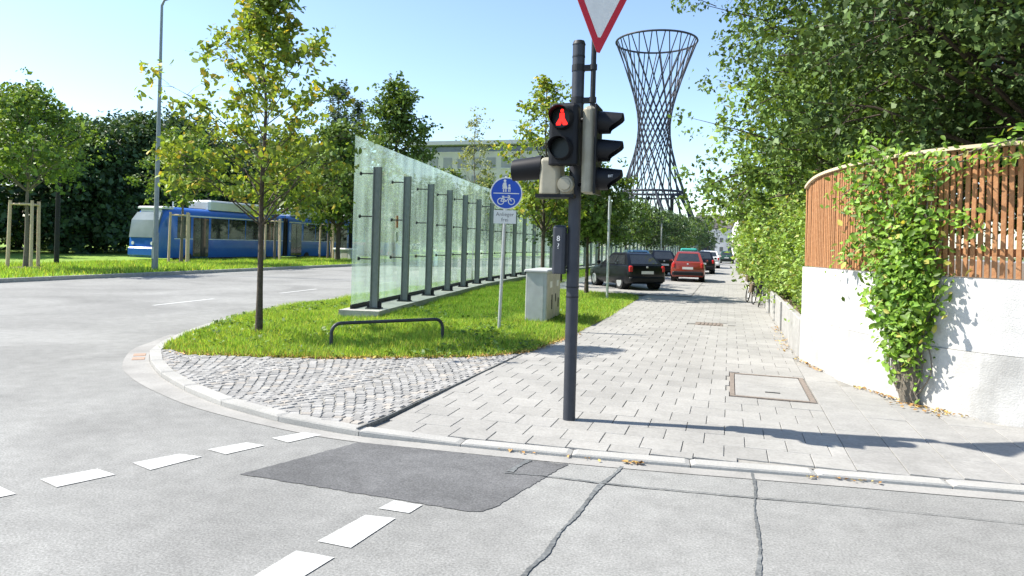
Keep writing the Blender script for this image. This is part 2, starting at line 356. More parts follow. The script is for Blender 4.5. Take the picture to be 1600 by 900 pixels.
# ------------------------------------------------------------------ the traffic island: kerb, gutter, setts, grass
ZI = .06
kerb_up = [(-14.0, 62), (-11.6, 40), (-10.75, 25), (-10.2, 17.75), (-10.02, 14.49), (-9.37, 11.63), (-8.68, 9.77), (-8.18, 8.75)]
kerb_curve = [(-7.9, 8.2), (-7.42, 7.62), (-6.83, 7.06), (-6.05, 6.46), (-4.98, 5.84), (-4.12, 5.5), (-3.46, 5.33), (-2.95, 5.27)]
kerb_path = [(-2.4, 5.29), (-.8, 5.4), (1.2, 5.64), (4, 5.95), (12, 6.8)]
KP = catmull([(x, y, 0) for x, y in kerb_up + kerb_curve + kerb_path], 10)
def zp(y):                                       # pavement height: dropped at the crossing, rising inwards
    t = min(max((y - 5.5) / 3.0, 0), 1); return .036 + .014 * t * t * (3 - 2 * t)
def kerb_z(x, y):
    if x < -3.05: return ZI
    return ZI - .026 * min((x + 3.05) / .5, 1)
kerb = tag(thing('kerb', 'pale granite kerb edging the traffic island and the paved path', 'kerb'), kind='structure')
far_len = [p for p in KP]
RS = resample(KP, .9)
for i, (a, b) in enumerate(zip(RS, RS[1:])):
    t = (b - a).normalized(); nrm = Vector((t.y, -t.x, 0))      # outward side is to the right of travel? kerb face on the road side
    if nrm.dot(Vector((-1, -1, 0))) < 0: nrm = -nrm
    a2, b2 = a + t * .004, b - t * .004
    P = [a2, b2, b2 - nrm * .14, a2 - nrm * .14]
    za, zb = kerb_z(a.x, a.y), kerb_z(b.x, b.y)
    tops = [za, zb, zb, za]; c = .012
    vs = [(p.x, p.y, -.02) for p in P] + [(p.x, p.y, z - c) for p, z in zip(P, tops)]
    cx = sum((p for p in P), Vector()) / 4
    vs += [(p.x + (cx.x - p.x) * .08, p.y + (cx.y - p.y) * .08, z) for p, z in zip(P, tops)]
    fs = [(8, 9, 10, 11)] + [(k * 4 + q, k * 4 + (q + 1) % 4, k * 4 + 4 + (q + 1) % 4, k * 4 + 4 + q) for k in (0, 1) for q in range(4)]
    MB().add(vs, fs).build('kerb_stone', 'kerb', kerb)
# gutter strip along the kerb of the island tip and the crossing
gP = [p for p in KP if p.y < 9.6]
n = len(gP); outer = []
for i, p in enumerate(gP):
    t = (gP[min(i + 1, n - 1)] - gP[max(i - 1, 0)]).normalized(); nr = Vector((t.y, -t.x, 0))
    if nr.dot(Vector((-1, -1, 0))) < 0: nr = -nr
    outer.append(p + nr * (.15 + .17 * max(0, 1 - abs(p.x + 6.8) / 3)))
g_ = MB().add([(p.x, p.y, .0045) for p in gP] + [(p.x, p.y, .0045) for p in outer], [(i, n + i, n + i + 1, i + 1) for i in range(n - 1)])
gutter = tag(g_.build('gutter', 'gutter'), kind='structure')
for q in ((-7.62, 7.66), (-7.4, 7.42)): MB().box((q[0], q[1], .006), (.2, .15, .008), R(-48), ch=.003).build('gutter_stone', 'reddish', gutter)

south = [(-7.45, 8.02), (-6.9, 7.72), (-5.99, 7.97), (-5.09, 8.24), (-4.32, 8.7), (-3.69, 9.06), (-3.17, 9.45), (-2.82, 10.05)]
inner = [(p.x, p.y) for p in KP if p.x < -2.98]
inner_in = []
for i, (x, y) in enumerate(inner):
    a = Vector(inner[max(i - 1, 0)]); b = Vector(inner[min(i + 1, len(inner) - 1)]); t = (b - a).normalized(); nr = Vector((-t.y, t.x))
    if nr.dot(Vector((1, 1))) < 0: nr = -nr
    inner_in.append((x + nr.x * .145, y + nr.y * .145))
tip = [p for p in inner_in if p[1] < 7.9 and p[0] > -7.7]
cob_poly = tip + [(-2.99, 5.45), (-2.86, 9.9)] + south[::-1][1:]
up = [p for p in inner_in if p[1] >= 7.9]
EAST = [(-2.82, 10.05), (-2.64, 12.3), (-2.56, 16.3), (-2.7, 22.6), (-3.3, 23.6), (-6.6, 25.2), (-7.2, 40), (-6.8, 62)]
grass_poly = up[::-1][:] + []
grass_poly = [p for p in up] + south[:-1] + EAST                     # kerb (far to near), south edge, east edge (near to far)
cob = tag(MB().sheet(cob_poly, ZI - .0125).build('cobbled_area', 'settjoint'), kind='structure')
tag(MB().sheet(grass_poly, ZI - .03).build('grass_verge', 'grassbase'), kind='structure')
# setts laid in segmental arcs
def sett_mesh(name, sx, sy, seed):
    r_ = random.Random(seed); x, y = sx / 2, sy / 2; j = lambda: r_.uniform(-.006, .006)
    base = [(-x, -y), (x, -y), (x, y), (-x, y)]; base = [(a + j(), b + j()) for a, b in base]
    vs = [(a, b, -.03) for a, b in base] + [(a * .98, b * .98, -.004) for a, b in base] + [(a * .84, b * .84, .004 + r_.uniform(-.0025, .0025)) for a, b in base]
    fs = [(8, 9, 10, 11)] + [(k * 4 + q, k * 4 + (q + 1) % 4, k * 4 + 4 + (q + 1) % 4, k * 4 + 4 + q) for k in (0, 1) for q in range(4)]
    return MB().add(vs, fs).mesh(name)
SM = [sett_mesh('sett', .088 + .008 * (k % 3), .086 + .006 * (k % 2), k) for k in range(6)]
for me in SM: me.materials.append(M['sett'])
S = []; Wd = 1.35; rr = random.Random(3)
for col_ in range(-1, 5):
    xc = -7.9 + Wd * (col_ + .5)
    for row in range(-6, 60):
        m_ = 14
        for k in range(m_):
            dx = ((k + .5 + .5 * (row % 2)) / m_ - .5) * Wd
            if abs(dx) > Wd / 2: continue
            y = 5.0 + row * .1 + 0.2 * (1 - (2 * dx / Wd) ** 2); x = xc + dx
            slope = math.atan(-.2 * 8 * dx / Wd ** 2)
            if inside((x, y), cob_poly): S.append((math.hypot(x, y), x + rr.uniform(-.006, .006), y + rr.uniform(-.006, .006), slope + rr.uniform(-.09, .09), ZI - .008 + rr.uniform(-.004, .004)))
S.sort()
for k, (d, x, y, a, z) in enumerate(S[:300]):
    o = link('sett', SM[k % 6], None, cob); o.location = (x, y, z); o.rotation_euler.z = a
rest = MB()
for k, (d, x, y, a, z) in enumerate(S[300:]):
    me = SM[k % 6]; m_ = Matrix.Rotation(a, 3, 'Z')
    rest.add([m_ @ v.co + Vector((x, y, z)) for v in me.vertices], [tuple(p.vertices) for p in me.polygons])
tag(rest.build('setts', 'sett', cob), kind='stuff')
# edge strip between setts and pavers, coloured dark for the shade of the step
ed = [(-2.97, 5.3), (-2.93, 5.7), (-2.9, 7.2), (-2.86, 9.9)]
eb = MB()
for a, b in zip(ed, ed[1:]):
    eb.add([(a[0], a[1], 0), (b[0], b[1], 0), (b[0] + .014, b[1], 0), (a[0] + .014, a[1], 0), (a[0], a[1], ZI + .004), (b[0], b[1], ZI + .004), (b[0] + .014, b[1], ZI + .004), (a[0] + .014, a[1], ZI + .004)],
           [(4, 5, 6, 7), (0, 1, 5, 4), (2, 3, 7, 6), (1, 2, 6, 5), (3, 0, 4, 7)])
eb.build('edging', 'seal_and_shade', cob)

# ------------------------------------------------------------------ pavement: slabs in running bond
WALLP = [(1.03, 11.25), (1.13, 10.75), (1.26, 10.17), (1.38, 9.7), (1.52, 9.28), (1.78, 8.73), (2.12, 8.25), (2.65, 7.85), (3.4, 7.6), (4.6, 7.5), (9.5, 7.45)]
def edge_y(x): 
    pts = [(-3.0, 5.42), (-2.4, 5.44), (-.8, 5.555), (1.2, 5.8), (4, 6.1), (12, 6.95)]
    for a, b in zip(pts, pts[1:]):
        if x <= b[0]: return a[1] + (b[1] - a[1]) * (x - a[0]) / (b[0] - a[0])
    return pts[-1][1]
pv = MB(); ys = [5.3, 6, 7, 8, 9, 10, 12, 24, 24.2, 60, 240]
def pave_x(y): return (-2.96 if y < 10.4 else -2.6) if y < 24.1 else -7.4
vs = []; 
for y in ys: vs += [(pave_x(y), y if y > 5.4 else edge_y(pave_x(y)) - .02, zp(y) - .013), (1.25, y if y > 5.4 else edge_y(1.25) - .02, zp(y) - .013)]
pv.add(vs, [(2 * i, 2 * i + 1, 2 * i + 3, 2 * i + 2) for i in range(len(ys) - 1)])
pv.add([(1.25, edge_y(1.25) - .02, zp(5.5) - .013), (12, edge_y(12) - .02, zp(5.5) - .013), (12, 7.7, zp(8) - .013), (1.25, 11.3, zp(9) - .013)], [(0, 1, 2, 3)])
pavement = tag(pv.build('pavement', 'joint'), kind='structure')
PW, PD, GAP = .328, .33, .0055
def slab_mesh(w_, d_):
    c = .003
    return MB().box((0, 0, -.02), (w_ - GAP, d_ - GAP, .04), ch=c).mesh('paver')
full = slab_mesh(PW, PD); full.materials.append(M['paver']); cache = {}
HATCH = (.04, .93, 8.08, 9.6); HATCH2 = (-.66, -.1, 15.35, 15.92)
PV = []
for row in range(90):
    yc = 5.75 + (row + .5) * PD
    if yc > 34: break
    off = (row % 2) * PW / 2
    for k in range(-12, 6):
        xl = k * PW + off; xr = xl + PW; ylo, yhi = yc - PD / 2, yc + PD / 2
        lim = -2.9 if yc < 10.2 else (-2.66 if yc < 24 else -1.2); hi = .95 if yc < 11.2 else 1.0
        if xr < lim + .06 or xl > hi - .06: continue
        xl, xr = max(xl, lim), min(xr, hi)
        def hit(h): return xr > h[0] + .01 and xl < h[1] - .01 and yhi > h[2] + .01 and ylo < h[3] - .01
        if hit(HATCH):
            if xl < HATCH[0] - .06: xr = HATCH[0]
            elif xr > HATCH[1] + .06: xl = HATCH[1]
            elif ylo < HATCH[2] - .08: yhi = HATCH[2]
            elif yhi > HATCH[3] + .08: ylo = HATCH[3]
            else: continue
        if hit(HATCH2): continue
        lo = max(ylo, edge_y((xl + xr) / 2))
        PV.append(((lo + yhi) / 2, (xl + xr) / 2, lo, xr - xl, yhi - lo))
    if row == 0:                                 # cut slabs that fill up to the slanting kerb
        for k in range(-9, 4):
            xl = max(k * PW + .1, -2.9); xr = min(xl + PW, .95); e_ = edge_y((xl + xr) / 2)
            if 5.75 - e_ > .07 and xr - xl > .08: PV.append(((e_ + 5.75) / 2, (xl + xr) / 2, e_, xr - xl, 5.75 - e_))
# smoother band beside the garden wall
WV = [Vector((x, y)) for x, y in WALLP]
for k in range(-3, 36):
    for q in range(40):
        xc = .95 + .36 * (q + .5); yc = 5.75 + .62 * (k + .5)
        if yc > 11.2 or xc > 8: continue
        wy = np.interp(xc, [p[0] for p in WALLP], [p[1] for p in WALLP])
        lo, hi = max(yc - .31, edge_y(xc)), min(yc + .31, wy - .12)
        if hi - lo > .08: PV.append(((lo + hi) / 2, xc, lo, .36, hi - lo, 'band'))
PV.sort(key=lambda p: math.hypot(p[0], p[1]))
stuff = {'paver': MB(), 'band': MB()}; prr = random.Random(5)
for i, p in enumerate(PV):
    yc, xc, lo, w_, d_ = p[:5]; m_ = p[5] if len(p) > 5 else 'paver'; z = zp(yc) + prr.uniform(-.0018, .0018)
    sl_ = math.atan((zp(yc + .1) - zp(yc - .1)) / .2)
    if i < 300:
        key = (round(w_, 2), round(d_, 2), m_)
        if key not in cache: cache[key] = slab_mesh(w_, d_); cache[key].materials.append(M[m_])
        o = link('paver', cache[key], None, pavement); o.location = (xc, yc, z); o.rotation_euler = (sl_ + prr.uniform(-.004, .004), prr.uniform(-.004, .004), 0)
    else: stuff[m_].box((xc, yc, z - .02), (w_ - GAP, d_ - GAP, .04), ch=.003)
for m_, mb in stuff.items():
    if mb.v: tag(mb.build('pavers', m_, pavement), kind='stuff')
# parking lane and far path: one smooth worn surface
tag(MB().sheet([(-7.4, 24.2), (-1.2, 24.2), (-1.2, 34), (1.3, 34), (1.3, 240), (-7.4, 240)], .055).build('parking_lane', 'band'), kind='structure')
# inspection cover in the pavement
t = thing('inspection_cover', 'rectangular concrete inspection cover in a steel frame, set in the pavers', 'manhole cover', ((HATCH[0] + HATCH[1]) / 2, (HATCH[2] + HATCH[3]) / 2, zp(8.8)))
hw, hd = (HATCH[1] - HATCH[0]) / 2, (HATCH[3] - HATCH[2]) / 2
fr = MB()
for sx in (-1, 1): fr.box((sx * (hw - .03), 0, -.01), (.05, 2 * hd - .01, .03))
for sy in (-1, 1): fr.box((0, sy * (hd - .03), -.0085), (2 * hw - .11, .05, .03))
fr.build('frame', 'iron', t)
for q in (-1, 1): MB().box((0, q * (hd - .06) / 2, -.014), (2 * hw - .13, hd - .075, .03), ch=.005).build('cover_slab', 'band', t)
MB().box((.02, -.38, .003), (.16, .035, .006)).build('lifting_slot', 'blacksteel', t)
t = thing('drain_grate', 'small rusty iron drain grate lying in the paved path', 'drain', (-.38, 15.63, zp(16)))
MB().box((0, 0, -.012), (.56, .57, .02)).build('frame', 'iron', t)
for k in range(6): MB().box((-.2 + .08 * k, 0, .004), (.045, .48, .012)).build('bar', 'iron', t)

# ------------------------------------------------------------------ the tram side verge and garden ground
vk = [(-21.6, -40), (-21.7, 10), (-21.9, 24), (-22.4, 40), (-23.4, 70), (-25, 110), (-28, 220)]
verge = tag(MB().sheet(vk + [(-110, 220), (-110, -40)], .12).build('tram_verge', 'grassbase'), kind='structure')
vkerb = tag(thing('verge_kerb', 'grey stone kerb along the tram verge across the road', 'kerb'), kind='structure')
for a, b in zip(resample([Vector((x, y, 0)) for x, y in vk], 2.0), resample([Vector((x, y, 0)) for x, y in vk], 2.0)[1:]):
    if a.y < -5 or a.y > 90: continue
    tt = (b - a).normalized(); c = (a + b) / 2
    MB().box((c.x, c.y, .06), (.16, (b - a).length - .01, .15), math.atan2(-tt.x, tt.y), ch=.015).build('kerb_stone', 'concrete', vkerb)
garden = tag(MB().prism([(1.3, 11.4), (60, 11.0), (60, 240), (1.3, 240)], -.01, .42).build('garden_ground', 'soil'), kind='structure')

# ------------------------------------------------------------------ leaves, trees, shrubs, grass
def leaf_mesh(name, P, N, size, rng, narrow=.62, fine=False):
    n = len(P); N = N / (np.linalg.norm(N, axis=1, keepdims=True) + 1e-9)
    A = rng.normal(size=(n, 3)); U = np.cross(N, A); U /= np.linalg.norm(U, axis=1, keepdims=True) + 1e-9
    W = np.cross(N, U); s = (size * np.clip(np.exp(rng.normal(0, .38, n)), .45, 1.55))[:, None]
    if fine:                                     # pointed oval leaf with a folded midrib
        V = np.empty((n, 6, 3)); fold = N * s * .12
        V[:, 0] = P - U * s * .5; V[:, 1] = P - U * s * .2 + W * s * narrow * .46 + fold; V[:, 2] = P + U * s * .16 + W * s * narrow * .42 + fold
        V[:, 3] = P + U * s * .56; V[:, 4] = P + U * s * .16 - W * s * narrow * .42 + fold; V[:, 5] = P - U * s * .2 - W * s * narrow * .46 + fold
        b = np.arange(n)[:, None] * 6
        F = np.concatenate([b + [0, 1, 2, 3], b + [0, 3, 4, 5]], axis=1).reshape(-1, 4)
        return fast_mesh(name, V.reshape(-1, 3), F)
    V = np.empty((n, 4, 3)); fold = N * s * .16
    V[:, 0] = P - U * s * .5; V[:, 1] = P + W * s * narrow * .5 + fold; V[:, 2] = P + U * s * .5; V[:, 3] = P - W * s * narrow * .5 + fold
    return fast_mesh(name, V.reshape(-1, 3), np.arange(n * 4).reshape(n, 4))
def tree(name, label, loc, H, z0, rad, nl, nleaf, leaf, lm, seed, tr=.08, bark='bark', clump=.28, cat='tree', group=None, bare=.35, lean=(0, 0), rise=.35, twig=1., prof=None, sides=8, wob=.012, zcut=None, spray=11, limb=.42, fine=False):
    rng = np.random.default_rng(seed); T = thing(name, label, cat, loc, 0, group)
    prof = prof or (lambda t: math.sin(math.pi * min(1, .18 + .82 * t) ** .8) ** .7 if t < 1 else 0)
    k = 9; tp = []
    for i in range(k):
        f = i / (k - 1); tp.append((lean[0] * f * f + rng.normal() * wob * H * f * .5, lean[1] * f * f + rng.normal() * wob * H * f * .5, H * .97 * f - .05))
    MB().tube(tp, [tr * (1.25 if i == 0 else 1) * (1 - .88 * i / (k - 1)) for i in range(k)], sides).build('trunk', bark, T, smooth=60)
    tpa = np.array(tp); br = MB(); pts = []; wts = []
    for i in range(nl):
        f = (i + rng.uniform(.1, .9)) / nl; z = z0 + (H * .97 - z0) * f; Rr = rad * max(prof(f), .1) * rng.uniform(.72, 1.12); az = i * 2.39996 + rng.normal() * .35
        zs = max(z - Rr * rise * 1.2, z0 * .8); bx, by = np.interp(zs, tpa[:, 2], tpa[:, 0]), np.interp(zs, tpa[:, 2], tpa[:, 1])
        d = np.array([math.cos(az), math.sin(az), 0]); end = np.array([bx, by, z + Rr * rise * .25]) + d * Rr
        p0 = np.array([bx, by, zs]); p1 = p0 * .66 + end * .34 + np.array([0, 0, Rr * .03]); p2 = p0 * .3 + end * .7 + np.array([0, 0, Rr * .07])
        r0 = tr * limb * (1 - .75 * f); br.tube([p0, p1, p2, end], [r0, r0 * .7, r0 * .42, r0 * .12], 5, cap=False)
        for s_ in range(int(5 * twig) + 1):
            g = rng.uniform(bare, 1.0); q = p0 + (end - p0) * g + np.array([0, 0, Rr * .07 * math.sin(g * 3)])
            dd = rng.normal(size=3) * [1, 1, .6]; dd = dd / np.linalg.norm(dd) + d * .5; e2 = q + dd * Rr * rng.uniform(.16, .34)
            br.tube([q, (q + e2) / 2 + [0, 0, .02], e2], [r0 * .3, r0 * .2, r0 * .06], 4, cap=False)
            for h in (.5, .8, 1.0): pts.append(q + (e2 - q) * h); wts.append(1)
        pts.append(end); wts.append(1.4)
    pts.append(np.array(tp[-1])); wts.append(2)
    br.build('branches', bark, T, smooth=60)
    pts = np.array(pts); wts = np.array(wts) * rng.uniform(.08, 1.6, len(pts)) ** 1.5; idx = rng.choice(len(pts), nleaf, p=wts / wts.sum())
    sub = pts[idx] + rng.normal(size=(nleaf, 3)) * clump * [1, 1, .8]; sub = sub[:max(1, nleaf // spray)]      # sprays of leaves
    P = np.repeat(sub, spray, axis=0) + rng.normal(size=(len(sub) * spray, 3)) * max(clump * .34, leaf * .8) * np.array([1, 1, .75]); nleaf = len(P)
    if zcut is not None: P = P[P[:, 2] > zcut]
    c = np.array([0, 0, (z0 + H) / 2]); N = rng.normal(size=(len(P), 3)) + (P - c) / rad * .5 + [0, 0, .8]
    o = link('crown', leaf_mesh('crown', P, N, leaf, rng, fine=fine), lm, T)
    return T
def shrub(name, label, loc, rx, ry, h, nleaf, leaf, lm, seed, cat='shrub', group=None, ncl=60, clump=.16, narrow=.6, z_low=.08, flowers=0):
    rng = np.random.default_rng(seed); T = thing(name, label, cat, loc, 0, group); st = MB(); pts = []
    for i in range(ncl):
        u = rng.uniform(z_low, 1); a = rng.uniform(0, 2 * math.pi); q = math.sqrt(max(0, 1 - (max(u - .45, 0) / .55) ** 2)) * rng.uniform(.55, 1.05) * (1 if u > .35 else .8 + .2 * u / .35)
        e = np.array([rx * q * math.cos(a), ry * q * math.sin(a), h * u]); pts.append(e)
        b = np.array([e[0] * .15, e[1] * .15, -.05]); st.tube([b, (b + e) / 2 + [0, 0, h * .1], e], [.014, .009, .004], 4, cap=False)
        pts.append(b * .25 + e * .75)
    st.build('stems', 'barkgrey', T)
    pts = np.array(pts); idx = rng.integers(0, len(pts), nleaf); sub = (pts[idx] + rng.normal(size=(nleaf, 3)) * clump)[:nleaf // 10]
    P = np.repeat(sub, 10, axis=0) + rng.normal(size=(len(sub) * 10, 3)) * max(clump * .45, leaf * .9)
    P = P[P[:, 2] > .03]
    N = rng.normal(size=(len(P), 3)) + P / max(rx, h) * .5 + [0, 0, .7]
    link('foliage', leaf_mesh('foliage', P, N, leaf, rng, narrow, fine=leaf < .09), lm, T)
    if flowers:
        Q = pts[rng.integers(0, len(pts), flowers)] * 1.08 + rng.normal(size=(flowers, 3)) * clump
        link('blossom', leaf_mesh('blossom', Q, rng.normal(size=(flowers, 3)) + [0, 0, 1], leaf, rng, .9), 'flower', T)
    return T
def blades(name, polys_n, z, hmin, hmax, wd, m, seed, parent=None, mask=None):
    rng = np.random.default_rng(seed); allP = []
    for poly, nb, box in polys_n:
        P = np.column_stack([rng.uniform(box[0], box[1], nb), rng.uniform(box[2], box[3], nb)]); P = P[npin(P, poly)]
        if mask is not None: P = P[mask(P, rng)]
        allP.append(P)
    P = np.vstack(allP); n = len(P); a = rng.uniform(0, 2 * math.pi, n); h = rng.uniform(hmin, hmax, n) * (1 + .35 * np.sin(P[:, 0] * 2.1 + 1) * np.sin(P[:, 1] * 1.7)); ln = rng.normal(size=(n, 2)) * .35 * h[:, None]
    V = np.zeros((n, 3, 3)); wv = np.column_stack([np.cos(a), np.sin(a)]) * wd / 2
    V[:, 0, :2] = P - wv; V[:, 1, :2] = P + wv; V[:, 2, :2] = P + ln; V[:, :2, 2] = z - .01; V[:, 2, 2] = z + h
    return tag(link(name, fast_mesh(name, V.reshape(-1, 3), np.arange(n * 3).reshape(n, 3)), m, parent), kind='stuff')
zg = ZI - .03
tag(blades('grass', [(grass_poly, 150000, (-10.4, -2.5, 7.5, 16)), (grass_poly, 110000, (-10.8, -2.5, 16, 27)), (grass_poly, 50000, (-12, -6.5, 27, 50))], zg, .05, .13, .017, 'blade', 1), 'short green lawn on the traffic island beneath the glass wall', 'grass')
def edge_mask(P, rng):
    d = np.full(len(P), 9.)
    for (x0, y0), (x1, y1) in zip(south + EAST[:3], (south + EAST[:3])[1:]):
        v = np.array([x1 - x0, y1 - y0]); t_ = np.clip(((P - [x0, y0]) @ v) / (v @ v + 1e-9), 0, 1); d = np.minimum(d, np.linalg.norm(P - [x0, y0] - t_[:, None] * v, axis=1))
    pt = (np.sin(P[:, 0] * 1.9 + .7) * np.sin(P[:, 1] * 1.6 + 2) + .5 * np.sin(P[:, 0] * 4.3) * np.sin(P[:, 1] * 3.7)) > .62
    return (pt & (rng.uniform(size=len(P)) < .22)) | (rng.uniform(size=len(P)) < np.exp(-d / (.2 + .28 * np.clip((-4.5 - P[:, 0]) / 2, 0, 1))))
blades_dry = blades('dry_grass', [(grass_poly, 130000, (-8.6, -2.4, 7.5, 15))], zg, .02, .085, .018, 'dryblade', 2, mask=edge_mask)
tag(blades_dry, 'straw coloured dry grass fringe where lawn meets the setts', 'grass')
sp_in = []; 
for i, (x, y) in enumerate(south):
    a = Vector(south[max(i - 1, 0)]); b = Vector(south[min(i + 1, len(south) - 1)]); t_ = (b - a).normalized(); sp_in.append((x - t_.y * .13, y + t_.x * .13))
MB().sheet(ragged(south + sp_in[::-1], .05, .018), zg + .012).build('soil_edge', 'soil', bpy.data.objects['grass_verge'])
wr = np.random.default_rng(77); wp = np.column_stack([wr.uniform(-9.5, -2.7, 520), wr.uniform(8, 16, 520)]); wp = wp[npin(wp, grass_poly)]
wp = wp[np.sin(wp[:, 0] * 1.3 + 2) * np.sin(wp[:, 1] * 1.1) > -.15]
WP_ = np.repeat(np.column_stack([wp, np.full(len(wp), zg + .07)]), 9, axis=0) + wr.normal(size=(len(wp) * 9, 3)) * [.06, .06, .025]
tag(link('lawn_weeds', leaf_mesh('lawn_weeds', WP_, wr.normal(size=(len(WP_), 3)) * .5 + [0, 0, 1], .07, wr, .5), 'leaf_g'), 'broad leaved weeds scattered through the island lawn', 'weeds', kind='stuff')
vpoly = vk + [(-31, 70), (-31, 5), (-26, -5)]
tag(blades('verge_grass', [(vpoly, 120000, (-36.5, -21.7, 10, 70))], .12, .08, .2, .035, 'blade', 3), 'grass along the tram track across the road', 'grass')
def litter(name, label, spots, n, seed, zf):
    rng = np.random.default_rng(seed); P = []
    for (x0, y0), (x1, y1), sd_ in spots:
        k = n // len(spots); t_ = rng.uniform(size=k); q = np.column_stack([x0 + (x1 - x0) * t_ + rng.normal(size=k) * sd_, y0 + (y1 - y0) * t_ + rng.normal(size=k) * sd_, np.zeros(k)]); P.append(q)
    P = np.vstack(P); P[:, 2] = [zf(x, y) + .012 for x, y in P[:, :2]]
    N = rng.normal(size=(len(P), 3)) * .3 + [0, 0, 1]
    tag(link(name, leaf_mesh(name, P, N, .036, rng, .7), 'litter'), label, 'leaf litter', kind='stuff')
litter('leaf_litter', 'brown fallen leaves along the near edge of the lawn', [((-5.2, 8.2), (-4.2, 8.75), .07), ((-4.3, 8.75), (-3.2, 9.4), .08), ((-3.2, 9.4), (-2.8, 10.2), .06), ((-2.75, 10.4), (-2.6, 12.5), .05), ((-7.2, 7.75), (-5.2, 8.2), .06)], 900, 11, lambda x, y: ZI - .005 if x < -2.88 else zp(y) + .004)
litter('leaf_litter', 'dry leaves gathered in the gutter at the dropped kerb', [((-1.7, 5.33), (-.9, 5.37), .02), ((-.75, 5.37), (-.6, 5.39), .015), ((.55, 5.54), (1.1, 5.6), .015)], 42, 12, lambda x, y: .006)
litter('leaf_litter', 'dry leaves and weeds along the foot of the white garden wall', [((1.0, 11.4), (1.22, 10.2), .03), ((1.5, 9.2), (1.9, 8.5), .05), ((1.85, 8.4), (2.2, 8.0), .09), ((.9, 12), (1.0, 16), .06)], 420, 13, lambda x, y: zp(y) + .004)

T1 = tree('linden_tree', 'slender young tree with yellowing leaves on the tip of the lawn', (-7.34, 9.82, ZI - .03), 6.4, 2.25, 1.72, 52, 8600, .088, 'leaf_y', 21, tr=.054, clump=.11, bare=.3, rise=.5, twig=1.4, spray=12, fine=True,
          limb=.3, prof=lambda t: float(np.interp(t, [0, .2, .4, .55, .75, 1], [.8, 1, .82, .56, .17, .04])))
# staked street trees on the verge
def staked(x, y, H, rad, seed, label, n=5200):
    T = tree('street_tree', label, (x, y, .12), H, 3.9, rad, 26, n, .17, 'leaf_g', seed, tr=.09, clump=.28, bare=.2, rise=.6, bark='barkgrey', prof=lambda t: 1 - .75 * t * t, group='staked trees on the tram verge')
    return T
def stakes(x, y, label):
    t = thing('tree_stakes', label, 'tree stakes', (x, y, .12), R(8), 'tree stakes on the tram verge')
    for a in (R(90), R(210), R(330)): MB().cyl((.62 * math.cos(a), .62 * math.sin(a), -.1), (.58 * math.cos(a), .58 * math.sin(a), 2.75), .07, .06, 10).build('stake', 'stake', t)
    for k in range(3):
        a, b = R(90 + 120 * k), R(210 + 120 * k); MB().cyl((.58 * math.cos(a), .58 * math.sin(a), 2.6), (.58 * math.cos(b), .58 * math.sin(b), 2.6), .045, n=6).build('cross_rail', 'stake', t)
    MB().cyl((0, 0, -.02), (0, 0, .06), .8, .55, 14).build('mulch', 'soil', t)
for x, y, H, rad, sd_, lab, l2 in ((-28.4, 31.2, 7.2, 2.1, 31, 'leafy staked street tree beside the lamp post and the tram front', 'three round wooden stakes in front of the first tram door'),
                                   (-28.7, 39.8, 7.4, 1.9, 32, 'staked street tree in front of the middle of the tram', 'three round wooden stakes before the joint of the tram'),
                                   (-28.9, 46.6, 7.6, 2.3, 33, 'staked street tree in front of the tail of the tram', 'three round wooden stakes beside the grey utility box')):
    staked(x, y, H, rad, sd_, lab); stakes(x, y, l2)
staked(-27.3, 21.5, 7.4, 2.5, 35, 'broad staked street tree ahead of the tram', 6500); stakes(-27.3, 21.5, 'three round wooden stakes ahead of the tram')
# dark wood behind the tram: single trees
wood = [(-52, 34, 13.5, 5.5), (-58, 45, 15, 6), (-52, 52, 13.5, 5), (-60, 60, 16, 6), (-50, 66, 14, 5.5), (-60, 26, 15, 6), (-48, 80, 15, 5.5), (-57, 76, 16, 6), (-66, 38, 16, 6.5), (-46, 94, 16, 6), (-62, 16, 15, 6), (-54, 8, 13, 5.5)]
wl = ['dark broadleaf tree rising behind the tram front', 'dark broadleaf tree behind the first tram car', 'dark broadleaf tree behind the joint of the tram', 'tall dark tree in the second row behind the tram', 'dark tree behind the tail of the tram', 'dark tree standing off ahead of the tram',
      'dark tree beyond the end of the tram', 'tall dark tree at the back beyond the tram end', 'tall dark tree in the back row behind the tram front', 'dark tree farthest along the tram track', 'dark tree at the open side ahead of the tram', 'lower dark tree far ahead of the tram']
wood += [(-45.5, 40 + 5.2 * q, 10.5 + 1.5 * ((q * 7) % 3), 3.6) for q in range(7)] + [(-46, 29, 10, 4), (-44, 19, 9, 4), (-43, 9, 9.5, 4)]
wl += ['dark tree close behind the tram, %s' % q for q in ('at its front door', 'above its first roof box', 'before its first joint', 'above its middle roof box', 'at its second joint', 'above its last roof box', 'past its tail')] + ['low dark tree just ahead of the tram nose', 'low dark tree across from the broad staked tree', 'low dark tree at the open end of the verge']
for k, (x, y, H, rad) in enumerate(wood):
    tree('dark_tree', wl[k], (x, y, .1), H * .87, .8, rad, 44, 14000, .38, 'leaf_d', 50 + k, tr=.25, clump=.75, bare=.2, group='dark trees behind the tram', prof=lambda t: 1 - .55 * t ** 2.5)
for x, y, H, rad, sd_, lab in ((-46.5, 76.5, 21.5, 1.6, 71, 'taller columnar poplar behind the tram'), (-47.5, 83, 20.5, .95, 72, 'slimmer columnar poplar behind the tram')):
    tree('poplar_tree', lab, (x, y, .1), H, 3, rad, 46, 5200, .36, 'leaf_p', sd_, tr=.25, clump=.4, rise=2.2, bare=.1, group='columnar poplars', prof=lambda t: .8 + .3 * math.sin(t * 3) if t < .9 else .4)
